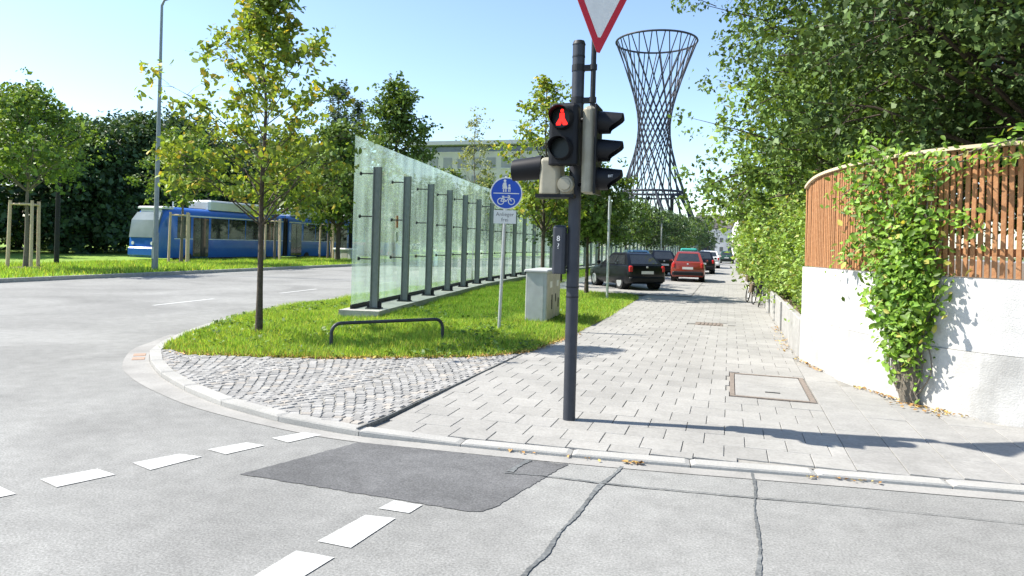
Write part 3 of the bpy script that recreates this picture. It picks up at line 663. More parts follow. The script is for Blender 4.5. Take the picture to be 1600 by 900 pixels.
tree('roadside_tree', 'dark conical tree rising above the end of the glass wall', (-25.2, 50, .12), 14.2, 3.2, 4.6, 44, 11000, .3, 'leaf_m', 81, tr=.2, clump=.42, rise=.5, bare=.15, prof=lambda t: (1 - .85 * t) * (1 if t > .1 else .7))
tree('roadside_tree', 'mid green tree behind the first pane of the glass wall', (-26.5, 44, .12), 9.8, 3, 3.4, 36, 9000, .26, 'leaf_m', 82, tr=.16, clump=.4, rise=.5, bare=.15)
for k, (x, y, H, lab) in enumerate(((-29, 57, 9.5, 'bushy roadside tree beyond the conical tree'), (-28.5, 70, 9, 'bushy roadside tree halfway to the pale building'), (-29.5, 84, 9.5, 'bushy roadside tree in front of the pale building corner'), (-27, 100, 9, 'bushy roadside tree in front of the pale building'))):
    tree('roadside_tree', lab, (x, y, .12), H, 2.2, 3.6, 28, 5200, .32, 'leaf_m', 90 + k, tr=.16, clump=.5, rise=.4, bare=.2, group='bushy roadside trees')
tree('sapling', 'thin sparse sapling on the road side of the glass wall', (-9.75, 26.3, zg), 7.1, 2.6, 1.35, 34, 1500, .1, 'leaf_s', 101, tr=.04, clump=.13, rise=1.0, bare=.3, bark='barkgrey', prof=lambda t: 1 - .85 * t)
tree('lawn_tree', 'airy young tree on the lawn behind the utility cabinet', (-5.75, 22, zg), 7.2, 2.5, 1.35, 34, 4200, .13, 'leaf_y', 102, tr=.075, clump=.16, rise=.9, bare=.25, prof=lambda t: (.9 if t < .4 else 1 - 1.05 * (t - .4)) if t < .9 else .12)
low = [(-4.57, 23.4, 4.3, 'low dense tree on the lawn beside the black hatchback'), (-6.9, 29.5, 4.4, 'low dense tree beyond the black hatchback'), (-6.6, 37, 4.4, 'low dense tree beside the red car'), (-6.3, 45, 4.5, 'low dense tree past the red car'),
       (-6.0, 54, 4.6, 'low dense tree halfway down the parking row'), (-5.6, 64, 4.8, 'low dense tree beside the white car'), (-5.0, 76, 5, 'low dense tree past the white car'), (-4.2, 92, 5.6, 'low dense tree near the end of the parking row'), (-3.2, 112, 6.4, 'low dense tree in front of the white houses')]
for k, (x, y, H, lab) in enumerate(low):
    tree('globe_tree', lab, (x, y, .08), H, 1.95, 1.75 if k else 1.3, 28, 5200, .15, 'leaf_d' if k % 3 else 'leaf_m', 120 + k, tr=.07, clump=.22, rise=.25, bare=.15, group='low trees along the parking row', prof=lambda t: .75 + .5 * math.sin(t * 2.6) if t < .9 else .4)
# right hand side: big garden trees, hedge, vine
tree('garden_tree', 'large glossy garden tree overhanging the paved path', (5.0, 20.5, .4), 13.5, 2.4, 5.1, 100, 125000, .128, 'leaf_m', 141, tr=.28, clump=.42, limb=.26, spray=22, bare=.15, rise=.35, twig=1.6, prof=lambda t: .8 + .3 * math.sin(t * 3) if t < .9 else .45)
tree('garden_tree', 'dark leafy tree directly behind the wooden fence', (5.0, 13.6, .4), 11.0, 3.3, 3.9, 80, 80000, .112, 'leaf_x', 142, tr=.22, limb=.28, spray=20, clump=.36, bare=.2, rise=.35, twig=1.5, prof=lambda t: .85 + .25 * math.sin(t * 3) if t < .9 else .5)
tree('garden_tree', 'dark tree at the far end of the wooden fence', (8.3, 11.2, .4), 9.5, 2.5, 3.3, 60, 36000, .13, 'leaf_d', 143, tr=.2, limb=.28, spray=18, clump=.36, bare=.2, rise=.35, twig=1.4, prof=lambda t: .85 + .25 * math.sin(t * 3) if t < .9 else .5)
tree('garden_tree', 'bright green garden tree farther along the path', (3.6, 32, .4), 10.0, 1.8, 4.0, 46, 17000, .24, 'leaf_h', 144, tr=.2, clump=.5, bare=.2, rise=.35)
tree('garden_tree', 'farthest garden tree, near the white houses', (4.6, 52, .4), 9.5, 1.8, 3.9, 34, 9000, .3, 'leaf_m', 145, tr=.2, clump=.5, bare=.2, rise=.35)
HG = [(1.95, 12.75, .85, .95, 1.9), (2.2, 15.3, 1.15, 1.3, 2.2), (2.1, 17.6, 1.15, 1.4, 2.3), (2.1, 20.2, 1.2, 1.5, 2.4), (1.9, 23, 1.2, 1.6, 2.3), (1.9, 26.3, 1.3, 1.9, 2.6), (2.0, 30.5, 1.4, 2.3, 2.9), (2.1, 36, 1.6, 3, 3.2), (2.2, 44, 1.7, 4, 3.4), (2.5, 56, 2, 6, 3.8), (3, 74, 2.6, 9, 4.4), (3.4, 100, 3, 13, 5)]
hl = ['light green shrub next to the end of the white garden wall', 'light green shrub spilling over the first concrete slabs', 'light green shrub over the middle concrete slabs', 'rounded shrub behind the leaning bicycles', 'shrub with pale blossom just past the bicycles', 'yellowish shrub across from the black hatchback',
      'shrub opposite the red car', 'long shrub past the red car', 'long shrub opposite the white car', 'long hedge shrub beyond the white car', 'hedge shrub near the end of the path', 'last hedge shrub before the white houses']
for k, (x, y, rx, ry, h) in enumerate(HG):
    shrub('hedge_shrub', hl[k], (x, y, .38), rx, ry, h, 11000 if k < 6 else 5200, .075 if k < 3 else .085 + .011 * k, 'leaf_h', 160 + k, group='shrubs along the garden edge', ncl=80, clump=.17 + .02 * k, flowers=160 if k in (4,) else 0)

# ------------------------------------------------------------------ white garden wall with slat fence on top
WP = catmull([(x, y, 0) for x, y in WALLP], 12)
def offset(P, d):
    out = []
    for i, p in enumerate(P):
        t = (P[min(i + 1, len(P) - 1)] - P[max(i - 1, 0)]).normalized(); out.append(p + Vector((-t.y, t.x, 0)) * d)
    return out                                   # positive d = garden side
def ribbon(Po, Pi, z0, z1, dz=None):
    n = len(Po); mb = MB(); dz = dz or [0] * n
    vs = [(p.x, p.y, z0 + d) for p, d in zip(Po, dz)] + [(p.x, p.y, z0 + d) for p, d in zip(Pi, dz)] + [(p.x, p.y, z1 + d) for p, d in zip(Po, dz)] + [(p.x, p.y, z1 + d) for p, d in zip(Pi, dz)]
    fs = []
    for i in range(n - 1):
        fs += [(i, i + 1, 2 * n + i + 1, 2 * n + i), (n + i, 3 * n + i, 3 * n + i + 1, n + i + 1), (2 * n + i, 2 * n + i + 1, 3 * n + i + 1, 3 * n + i), (i, n + i, n + i + 1, i + 1)]
    fs += [(0, 2 * n, 3 * n, n), (n - 1, 2 * n - 1, 4 * n - 1, 3 * n - 1)]
    return mb.add(vs, fs)
gw = thing('garden_wall', 'curved white plastered garden wall at the corner of the path', 'wall', (0, 0, 0))
ribbon(offset(WP, .012), offset(WP, .26), .70, 1.43).build('wall', 'plaster', gw, smooth=40)
ribbon(WP, offset(WP, .26), -.02, .695).build('plinth', 'plinth', gw, smooth=40)
fn = thing('slat_fence', 'curved red brown fence of upright wooden slats on the white wall', 'fence', (0, 0, 1.43))
dip = lambda s_: -.15 * math.exp(-s_ / .32)          # the top sweeps up from the end of the fence
FP = offset(WP, .06); rs = resample(FP, .066); fr_ = random.Random(8)
for i in range(len(rs) - 1):
    p = rs[i]; t = (rs[i + 1] - rs[i]).normalized(); a = math.atan2(t.y, t.x)
    h = 1.285 + fr_.uniform(-.004, .004) + dip(i * .066)
    o = MB().box((0, 0, h / 2), (.044, .024, h), ch=.004).build('slat', 'wood', fn)
    o.location = (p.x, p.y, .012); o.rotation_euler = (fr_.uniform(-.006, .006), fr_.uniform(-.008, .008), a + fr_.uniform(-.06, .06))
for z in (.22, 1.02): ribbon(offset(WP, .08), offset(WP, .125), z, z + .08).build('rail', 'wood', fn)
acc = [0.]
for a, b in zip(WP, WP[1:]): acc.append(acc[-1] + (b - a).length)
ribbon(offset(WP, .01), offset(WP, .15), 1.303, 1.34, [dip(q) for q in acc]).build('cap_board', 'woodcap', fn)
# vine over fence and wall
vn = thing('climbing_vine', 'bright green climbing vine hanging over the slat fence and white wall', 'climbing plant', (1.9, 8.5, 0))
rng = np.random.default_rng(200); pts = []; st = MB(); L = Vector((1.9, 8.5, 0))
Fr = resample(offset(WP, -.06), .05)
def wpt(s): return Fr[int(max(0, min(len(Fr) - 1, s / .05)))]
def strand(path, spread):
    P = [Vector((wpt(s).x, wpt(s).y, z)) - L for s, z in path]; P = catmull(P, 6)
    st.tube(P, [.011 * (1 - .7 * i / len(P)) for i in range(len(P))], 5, cap=False)
    for p in P: pts.append((np.array(p), spread))
base_s = 2.95
for k in range(46):
    z1 = rng.uniform(1.0, 2.85); s1 = base_s + rng.normal() * (.1 + .1 * z1)
    strand([(base_s + rng.normal() * .05, 0), (base_s + rng.normal() * .1, .5), ((base_s + s1) / 2, (z1 + .6) / 2), (s1, z1)], .1)
for s1, z1, s2, z2 in ((2.5, 2.6, 1.15, 2.72), (2.5, 2.45, 1.05, 2.35), (2.6, 2.3, 1.25, 2.2), (2.6, 1.9, 1.5, 2.05), (2.5, 1.8, 1.15, 1.52), (2.6, 1.7, 1.45, 1.75), (2.7, 1.3, 1.95, 1.12), (2.7, 1.1, 2.0, .85), (2.7, .95, 2.1, .55), (2.6, 2.7, 1.5, 2.95), (3.1, 2.5, 4.2, 2.6), (3.1, 2, 4.0, 1.9), (3.0, 2.6, 5.2, 2.85), (2.9, 1.4, 3.6, 1.2), (2.6, 1.5, 1.9, 1.38)):
    s2 = s2 + .55 if s2 < s1 else s2 - .3
    strand([(s1 + rng.normal() * .08, z1), ((s1 + s2) / 2, (z1 + z2) / 2 + .06), (s2 + rng.normal() * .1, z2 + rng.normal() * .05)], .085)
st.build('stems', 'barkgrey', vn)
idx = rng.integers(0, len(pts), 8500); P = np.array([pts[i][0] for i in idx]) + rng.normal(size=(8500, 3)) * .085
out = np.array([-.75, -.65, .25]); P += out * rng.uniform(0, .09, 8500)[:, None]
P = P[P[:, 2] > .72 + .2 * rng.normal(size=8500)]
link('foliage', leaf_mesh('foliage', P, rng.normal(size=(len(P), 3)) * .7 + out + [0, 0, .5], .066, rng, .6, fine=True), 'leaf_v', vn)
# low retaining slabs beyond the wall
rt = thing('retaining_wall', 'low retaining wall of upright grey concrete slabs below the shrubs', 'wall', (1.08, 11.3, 0))
y = 11.32; k = 0
while y < 46:
    ln = 1.92; h = .66 - .008 * k + random.uniform(-.02, .02)
    o = MB().box((0, ln / 2, h / 2 - .02), (.1, ln, h + .04), ch=.012).build('concrete_slab', 'slab', rt); o.location = (0.02 * (k % 2) - .012 * k, y - 11.3, 0); o.rotation_euler = (0, random.uniform(-.02, .02), random.uniform(-.012, .012))
    MB().box((.06, ln + .03, .28), (.05, .1, .6)).build('joint_post', 'settjoint', rt).location = (-.012 * k, y - 11.3, 0)
    y += ln + .07; k += 1

# ------------------------------------------------------------------ noise wall of glass
def fence_x(y): return float(np.interp(y, [12, 13.6, 24.1, 32, 45, 60, 80, 110, 140], [-7.03, -7.25, -8.7, -9.3, -9.7, -9.4, -8.3, -6.1, -3.7]))
gl = thing('glass_noise_wall', 'long green tinted glass noise wall on steel posts beside the lawn', 'glass wall', (0, 0, 0))
FY = [Vector((fence_x(y), y, 0)) for y in np.arange(13.1, 125, .1)]
stn = resample(FY, 2.05)
fo, fi = offset(FY, -.42), offset(FY, .3)
fo = offset([Vector((fence_x(y), y, 0)) for y in np.arange(12.85, 125, .4)], -.36); fi = offset([Vector((fence_x(y), y, 0)) for y in np.arange(12.85, 125, .4)], .5)
ribbon(fo, fi, .0, .2).build('foundation', 'concrete', gl)
post_me = MB().box((0, 0, 1.5), (.16, .045, 3.0)).box((-.075, 0, 1.5), (.014, .105, 3.0)).box((.075, 0, 1.5), (.014, .105, 3.0)).mesh('post'); post_me.materials.append(M['steelgreen'])
foot_me = MB().box((0, 0, .012), (.3, .26, .024)).box((.1, 0, .09), (.12, .02, .14)).box((-.1, 0, .07), (.12, .02, .1)).mesh('base_plate'); foot_me.materials.append(M['blacksteel'])
arm_me = MB().cyl((0, 0, 0), (-.385, 0, 0), .016, n=6).cyl((-.36, 0, 0), (-.39, 0, 0), .04, n=8).mesh('clamp'); arm_me.materials.append(M['blacksteel'])
sill_me = MB().box((0, 0, 0), (.05, 2.04, .09), ch=.01).mesh('sill_rail'); sill_me.materials.append(M['blacksteel'])
pane_me = MB().box((0, 0, 1.78), (.016, 2.025, 3.56)).mesh('glass_pane'); pane_me.materials.append(M['glass'])
for i in range(len(stn) - 1):
    a, b = stn[i], stn[i + 1]; t = (b - a).normalized(); ang = math.atan2(-t.x, t.y); side = Vector((t.y, -t.x, 0))
    mid = (a + b) / 2 - side * .34
    o = link('glass_pane', pane_me, None, gl); o.location = (mid.x, mid.y, .27 + random.uniform(-.005, .005)); o.rotation_euler.z = ang + random.uniform(-.004, .004)
    o = link('sill_rail', sill_me, None, gl); o.location = (mid.x, mid.y, .245); o.rotation_euler.z = ang
    p = a + t * .3 + side * .06
    o = link('post', post_me, None, gl); o.location = (p.x, p.y, .2); o.rotation_euler.z = ang
    if i < 16:
        f_ = link('base_plate', foot_me, None, o); f_.location = (0, 0, .0)
        for z in (1.05, 1.95, 2.86):
            c = link('clamp', arm_me, None, o); c.location = (0, 0, z)
sm = MB().box((0, 0, 0), (.012, .16, .24)).build('notice', 'signwhite', gl); p = (stn[1] + stn[2]) / 2; sm.location = (p.x - .3, p.y - .3, 1.75)
sm = MB().box((0, 0, 0), (.012, .12, .3)).build('notice', 'sticker', gl); sm.location = (p.x - .3, p.y - .3, 2.12)

# ------------------------------------------------------------------ signal pole with its heads and the give way sign
PX, PY = -1.38, 6.4; zb = zp(PY)
sp = thing('signal_pole', 'grey signal pole with pedestrian and vehicle signal heads on the pavement', 'traffic light', (PX, PY, zb - .03))
MB().cyl((0, 0, 0), (0, 0, 3.5), .057, n=28).build('pole', 'pole', sp, smooth=50)
MB().cyl((0, 0, 3.5), (0, 0, 3.535), .062, .05, n=28).build('cap', 'blacksteel', sp, smooth=50)
MB().cyl((0, 0, 3.38), (0, 0, 3.395), .0595, n=28).build('band', 'blacksteel', sp)
for z in (1.16, 1.25): MB().cyl((0, 0, z), (0, 0, z + .012), .0595, n=28).build('band', 'blacksteel', sp, smooth=50)
# pedestrian head
def lens_visor(parent, c, nrm, r, ln, lit=None, cut=.35, droop=0., close=False):
    n_ = Vector(nrm).normalized(); upv = Vector((0, 0, 1)); s_ = upv.cross(n_).normalized()
    q = Matrix((s_, upv, n_)).transposed(); c = Vector(c)
    MB().cyl(c, c + n_ * .018, r * .97, r * .9, 24).build('lens', 'lensoff', parent, smooth=50)
    vs, k = [], 28; fsx = []
    for rad in (r * 1.04, r * 1.0):
        for zf in (0, 1):
            for i in range(k):
                a = 2 * math.pi * i / k; u = math.sin(a)            # u = 1 on top: long peak, short below
                L_ = ln * (.45 + .55 * max(0, min(1, (u + .55) / .9))) if not close else ln
                rr_ = rad * (1 - (.12 if zf else 0))
                vs.append(c + q @ Vector((rr_ * math.cos(a), rr_ * math.sin(a) - droop * zf, -.01 + (L_ + .01) * zf)))
    for i in range(k):
        j = (i + 1) % k
        fsx += [(i, j, k + j, k + i), (2 * k + j, 2 * k + i, 3 * k + i, 3 * k + j), (k + i, k + j, 3 * k + j, 3 * k + i), (i, 2 * k + i, 2 * k + j, j)]
    MB().add(vs, fsx).build('visor', 'blackplastic', parent, smooth=50)
    return q, c
ph = thing('x', None, None); bpy.data.objects.remove(ph)
nped = Vector((-.05, -1, 0)).normalized(); pa = math.atan2(nped.x, -nped.y) * -1
hd_ = MB().box((-.07, -.19, 2.64), (.27, .15, .56), rz=-pa * 0 - .05, ch=.03).build('pedestrian_head', 'blackplastic', sp)
bevelled(hd_, .012)
for z, lit in ((2.775, True), (2.505, False)):
    q, c = lens_visor(hd_, Vector((-.075, -.262, z)), nped, .105, .15)
    if lit:
        pg = MB(); f2 = c + nped * .0205
        def flat(poly, dz=0.):
            P = [f2 + q @ Vector((x, y_, dz)) for x, y_ in poly]; P2 = [p + nped * .004 for p in P]; m_ = len(P)
            pg.add(P + P2, [tuple(range(m_)), tuple(range(m_, 2 * m_))] + [(i, (i + 1) % m_, m_ + (i + 1) % m_, m_ + i) for i in range(m_)])
        flat([(.015 * math.cos(a * math.pi / 6), .064 + .016 * math.sin(a * math.pi / 6)) for a in range(12)])
        flat([(-.02, .044), (.02, .044), (.024, -.002), (.052, -.048), (.052, -.064), (.012, -.064), (0, -.03), (-.012, -.064), (-.052, -.064), (-.052, -.048), (-.024, -.002)])
        tag(pg.build('red_figure', 'redlit', hd_), 'lit red standing figure')
for z in (2.42, 2.84): MB().cyl((-.04, -.12, z), (-.02, 0, z), .022, n=10).build('bracket', 'blackplastic', sp)
# vehicle head seen from its side, lenses to the right
vh = MB().box((.155, -.11, 2.505), (.12, .26, .78), ch=.035).build('vehicle_head', 'tan', sp); bevelled(vh, .012)
MB().box((.222, -.11, 2.505), (.022, .3, .8), ch=.01).build('backing_board', 'blackplastic', vh)
vis = []
for z in (2.755, 2.505, 2.25):
    lens_visor(vh, Vector((.234, -.11, z)), (1, -.02, 0), .1, .21, droop=.012)
me = text_mesh('BIT', .032); o = link('lettering', me, 'signwhite', vh); o.location = (.36, -.2135, 2.262); o.rotation_euler = (R(90), 0, 0)
for z in (2.2, 2.8): MB().cyl((.1, -.06, z), (0, 0, z), .02, n=10).build('bracket', 'blackplastic', sp)
# small single head facing left
sh = MB().box((-.21, -.05, 2.275), (.2, .24, .34), ch=.03).build('side_head', 'tan', sp); bevelled(sh, .012)
MB().box((-.06, -.075, 2.19), (.12, .16, .17), ch=.02).build('terminal_box', 'tan', sp)
lens_visor(sh, Vector((-.312, -.06, 2.36)), (-1, -.03, 0), .108, .27, droop=.03, close=True)
MB().box((-.16, -.05, 2.09), (.36, .22, .03)).build('base_bracket', 'blackplastic', sp)
MB().cyl((-.05, -.15, 2.19), (-.05, -.215, 2.19), .075, .07, 24).cyl((-.05, -.215, 2.19), (-.05, -.23, 2.19), .052, .05, 24).build('round_cap', 'tan', sp, smooth=40)
# push button box
pb = MB().box((-.125, -.03, 1.6), (.12, .12, .45), ch=.02).build('button_box', 'pole', sp); bevelled(pb, .008)
MB().box((-.055, -.02, 1.6), (.03, .05, .3)).build('bracket', 'blacksteel', sp)
for tx, z in (('8', 1.70), ('?', 1.63)):
    o = link('lettering', text_mesh(tx, .07), 'signwhite', pb); o.location = (-.125, -.0935, z); o.rotation_euler = (R(90), 0, 0)
# give way sign on its own thin tube, clamped to the pole
gs = thing('give_way_sign', 'red bordered white triangular give way sign clamped above the signal heads', 'traffic sign', (PX + .145, PY - .02, 2.85))
MB().cyl((0, 0, 0), (0, 0, 1.36), .024, n=16).build('tube', 'blacksteel', gs, smooth=50)
for z in (.14, .44):
    MB().box((-.055, .01, z), (.09, .05, .05), ch=.01).cyl((0, 0, z - .025), (0, 0, z + .025), .034, n=14).build('clamp', 'blacksteel', gs)
    MB().cyl((-.145, .02, z - .03), (-.145, .02, z + .03), .0615, n=24).build('clamp_band', 'blacksteel', gs)
ng = R(52); face = thing('q', None, None); bpy.data.objects.remove(face)
mrot = Matrix.Rotation(ng, 3, 'Z')
def tri(mb, s_, y0, y1, rr_=.035):
    h = s_ * math.sqrt(3) / 2; C = [(0, -h * 2 / 3), (s_ / 2, h / 3), (-s_ / 2, h / 3)]; P = []
    for i in range(3):
        a = Vector(C[i - 1]); b = Vector(C[i]); c = Vector(C[(i + 1) % 3]); d1 = (a - b).normalized(); d2 = (c - b).normalized()
        for t_ in (0, .33, .66, 1): P.append(b + d1 * rr_ * (1 - t_) + d2 * rr_ * t_)
    n_ = len(P); vs = [mrot @ Vector((p.x, y0, p.y)) for p in P] + [mrot @ Vector((p.x, y1, p.y)) for p in P]
    mb.add(vs, [tuple(range(n_)), tuple(range(n_, 2 * n_))] + [(i, (i + 1) % n_, n_ + (i + 1) % n_, n_ + i) for i in range(n_)]); return mb
cz = 4.17 - .26 - 2.85
for nm, s_, y0, y1, m_ in (('sign_plate', .9, -.028, -.034, 'signred'), ('sign_face', .66, -.0345, -.036, 'signwhite'), ('sign_back', .895, -.024, -.0275, 'galv')):
    o = tri(MB(), s_, y0, y1, .03).build(nm, m_, gs); o.location = (.02, 0, cz)

# ------------------------------------------------------------------ blue path sign
t = thing('path_sign', 'round blue shared path sign with a white plate on a thin post', 'traffic sign', (-4.09, 12.55, zg), R(16))
MB().cyl((0, 0, -.05), (.07, 0, 2.88), .032, n=14).build('post', 'galv', t, smooth=50)
zs = 2.56
d = MB().cyl((.07, -.035, zs), (.07, -.041, zs), .3, n=48).build('disc', 'signblue', t)
ring = MB(); k = 48
vs = [(.07 + r_ * math.cos(2 * math.pi * i / k), yy, zs + r_ * math.sin(2 * math.pi * i / k)) for r_, yy in ((.3, -.0415), (.28, -.0425), (.302, -.03)) for i in range(k)]
ring.add(vs, [(i, (i + 1) % k, k + (i + 1) % k, k + i) for i in range(k)] + [(2 * k + i, 2 * k + (i + 1) % k, (i + 1) % k, i) for i in range(k)]).build('white_rim', 'signwhite', d)
def flatw(name, polys, y_=-.0435, par=d):
    mb = MB()
    for P in polys: mb.add([(.07 + x, y_, zs + z) for x, z in P], [tuple(range(len(P)))])
    return mb.build(name, 'signwhite', par)
circ = lambda cx, cz_, r_, n_=14: [(cx + r_ * math.cos(2 * math.pi * i / n_), cz_ + r_ * math.sin(2 * math.pi * i / n_)) for i in range(n_)]
flatw('adult_figure', [circ(-.03, .235, .026), [(-.055, .205), (-.005, .205), (.002, .15), (.022, .085), (-.078, .085), (-.06, .15)], [(-.062, .08), (-.04, .08), (-.04, .025), (-.062, .025)], [(-.02, .08), (.002, .08), (.002, .025), (-.02, .025)], [(-.062, .195), (-.08, .13), (-.07, .125), (-.052, .18)]])
flatw('child_figure', [circ(.055, .15, .02), [(.036, .127), (.074, .127), (.082, .075), (.03, .075)], [(.034, .07), (.05, .07), (.05, .025), (.034, .025)], [(.06, .07), (.076, .07), (.076, .025), (.06, .025)]])
flatw('dividing_line', [[(-.24, -.008), (.24, -.008), (.24, .008), (-.24, .008)]])
def ringp(cx, cz_, r0, r1, n_=18): return [[(cx + r * math.cos(a), cz_ + r * math.sin(a)) for r, a in ((r0, 2 * math.pi * i / n_), (r1, 2 * math.pi * i / n_), (r1, 2 * math.pi * (i + 1) / n_), (r0, 2 * math.pi * (i + 1) / n_))] for i in range(n_)]
def ln2(a, b, w_=.008):
    a, b = Vector(a), Vector(b); n_ = (b - a).normalized(); n_ = Vector((-n_.y, n_.x)) * w_; return [tuple(a + n_), tuple(b + n_), tuple(b - n_), tuple(a - n_)]
flatw('bicycle_wheel', ringp(-.1, -.15, .05, .066)); flatw('bicycle_wheel', ringp(.1, -.15, .05, .066))
flatw('bicycle_frame', [ln2((-.1, -.15), (-.055, -.06)), ln2((-.06, -.075), (.06, -.07)), ln2((.1, -.15), (.05, -.045)), ln2((-.06, -.075), (0, -.15)), ln2((0, -.15), (.06, -.07)), ln2((-.1, -.15), (0, -.15)), ln2((.03, -.04), (.075, -.05)), ln2((-.08, -.055), (-.035, -.055))], -.0439)
pl = MB().box((.055, -.036, 2.12), (.42, .006, .25)).build('text_plate', 'signwhite', t)
for tx, z, s_ in (('Anlieger', 2.165, .1), ('frei', 2.065, .1)):
    o = link('lettering', text_mesh(tx, s_), 'print', pl); o.location = (.055, -.0395, z); o.rotation_euler = (R(90), 0, 0)
for z in (2.45, 2.68, 2.12): MB().box((.062, -.006, z), (.09, .05, .03)).build('clamp', 'galv', t)

# ------------------------------------------------------------------ cabinet, hoop, posts, lamp
t = thing('utility_cabinet', 'pale grey utility cabinet standing on the lawn by the path', 'cabinet', (-3.76, 14.5, zg), R(2))
b = MB().box((0, 0, .52), (.44, 1.35, 1.1), ch=.012).build('body', 'cabgrey', t); bevelled(b, .006)
MB().box((0, 0, 1.085), (.5, 1.43, .05), ch=.02).build('lid', 'cabgrey', t)
MB().box((0, 0, .03), (.33, 1.3, .1)).build('plinth', 'concrete', t)
for q in (-1, 1):
    dr = MB().box((.225, q * .335, .55), (.014, .645, .94), ch=.004).build('door', 'cabcream', t)
    MB().box((.235, q * .335 - .15 * q, .5), (.012, .06, .17), ch=.004).build('handle', 'blacksteel', dr)
    MB().box((.2345, q * .335 + .14, .38), (.008, .09, .2)).build('vent', 'blacksteel', dr)
    MB().box((.234, q * .335 + .04, .8), (.006, .2, .13)).build('label_plate', 'signwhite', dr)
MB().box((0, -.679, .55), (.3, .008, .98)).build('side_panel', 'cabgrey', t)

t = thing('barrier_hoop', 'low dark steel hoop barrier at the edge of the lawn', 'barrier', (-5.5, 9.02, zg))
e = Vector((1.15, 1.42, 0)); dr = e.normalized(); hp = [Vector((0, 0, -.1)), Vector((0, 0, .25))]
for a in range(1, 7): hp.append(Vector((0, 0, .25)) + dr * (.14 * (1 - math.cos(a * math.pi / 12))) + Vector((0, 0, .14 * math.sin(a * math.pi / 12))))
for a in range(0, 7): hp.append(e - dr * .14 + Vector((0, 0, .25)) + dr * (.14 * math.sin(a * math.pi / 12)) + Vector((0, 0, .14 * math.cos(a * math.pi / 12))))
hp.append(e + Vector((0, 0, -.1)))
MB().tube(hp, .026, 12).build('tube', 'pole', t, smooth=60)
for p in (Vector((0, 0, .03)), e + Vector((0, 0, .03))): MB().cyl(p - Vector((0, 0, .03)), p, .07, .06, 12).build('footing', 'blacksteel', t)
for x, y, h, lab in ((-3.5, 21.2, 3.15, 'slim grey sign post on the lawn before the black hatchback'), (-4.2, 46, 3.2, 'slim grey sign post behind the red car')):
    t = thing('sign_post', lab, 'post', (x, y, zg), 0)
    MB().cyl((0, 0, -.05), (0, 0, h), .04, n=14).build('tube', 'galv', t, smooth=50); MB().cyl((0, 0, h), (0, 0, h + .03), .044, .03, n=14).build('cap', 'blacksteel', t)
    MB().box((.02, .05, h - .35), (.006, .42, .42), ch=.0).build('sign_plate', 'galv', t)
t = thing('street_lamp', 'tall grey street lamp with a short curved arm on the tram verge', 'street lamp', (-23.2, 24.0, .12))
MB().cyl((0, 0, -.1), (0, 0, 1.6), .13, .12, 18).build('base_sleeve', 'lamp', t, smooth=50)
MB().cyl((0, 0, 1.6), (0, 0, 11.2), .1, .055, 18).build('pole', 'lamp', t, smooth=50)
MB().tube([(0, 0, 11.2), (.12, 0, 11.42), (.5, .1, 11.55), (1.1, .25, 11.62)], [.055, .05, .042, .035], 10).build('arm', 'lamp', t, smooth=60)
hd2 = MB().box((1.5, .34, 11.64), (.95, .3, .12), R(13), ch=.05).build('lamp_head', 'lamp', t); MB().box((1.5, .34, 11.573), (.7, .22, .02), R(13)).build('lamp_glass', 'lensoff', hd2)
MB().box((0, -.13, .75), (.12, .012, .5)).build('service_door', 'galv', t)
t = thing('catenary_mast', 'steel mast with a white bracket arm for the tram wire', 'mast', (-30.2, 25.3, .12))
MB().cyl((0, 0, -.1), (0, 0, 7.6), .11, .08, 14).build('pole', 'blacksteel', t, smooth=50)
MB().cyl((0, 0, 6.6), (-7, 1.5, 6.75), .045, n=10).build('bracket_arm', 'tramwhite', t); MB().cyl((0, 0, 7.5), (-4, .9, 6.75), .018, n=6).build('stay_wire', 'blacksteel', t)
t = thing('utility_box', 'low grey utility box with a white lid on the tram verge', 'cabinet', (-27.0, 45.9, .12), R(-8))
MB().box((0, 0, .38), (1.5, .7, .8), ch=.03).build('body', 'cabgrey', t); MB().box((0, 0, .82), (1.7, .85, .12), ch=.03).build('lid', 'tramwhite', t); MB().box((.2, -.356, .4), (.5, .012, .5)).build('door', 'slab', t)

# ------------------------------------------------------------------ tram
tr = thing('tram', 'blue tram with white roof boxes standing behind the staked trees', 'tram', (-31.6, 32.9, .03))
def loft(st_, name, m, parent, smooth=30):
    """stations (y, half width, z bottom, z shoulder, z top, inset at top) along y; x centre at -1.15"""
    mb = MB(); rings = []
    for y, hw_, zb_, zs_, zt_, ins in st_:
        rings.append([(-hw_ * .92, y, zb_), (-hw_, y, zb_ + .25), (-hw_, y, zs_), (-hw_ + ins * .35, y, zs_ + (zt_ - zs_) * .6), (-hw_ + ins, y, zt_), (hw_ - ins, y, zt_), (hw_ - ins * .35, y, zs_ + (zt_ - zs_) * .6), (hw_, y, zs_), (hw_, y, zb_ + .25), (hw_ * .92, y, zb_)])
    k = 10; vs = [(p[0] - 1.15, p[1], p[2]) for r in rings for p in r]
    fs = [(i * k + j, i * k + (j + 1) % k, (i + 1) * k + (j + 1) % k, (i + 1) * k + j) for i in range(len(rings) - 1) for j in range(k)]
    fs += [tuple(range(k)), tuple(range((len(rings) - 1) * k, len(rings) * k))]
    return mb.add(vs, fs).build(name, m, parent, smooth=smooth)
secs = [(0, 11.9), (12.6, 21.3), (22.0, 31.5)]
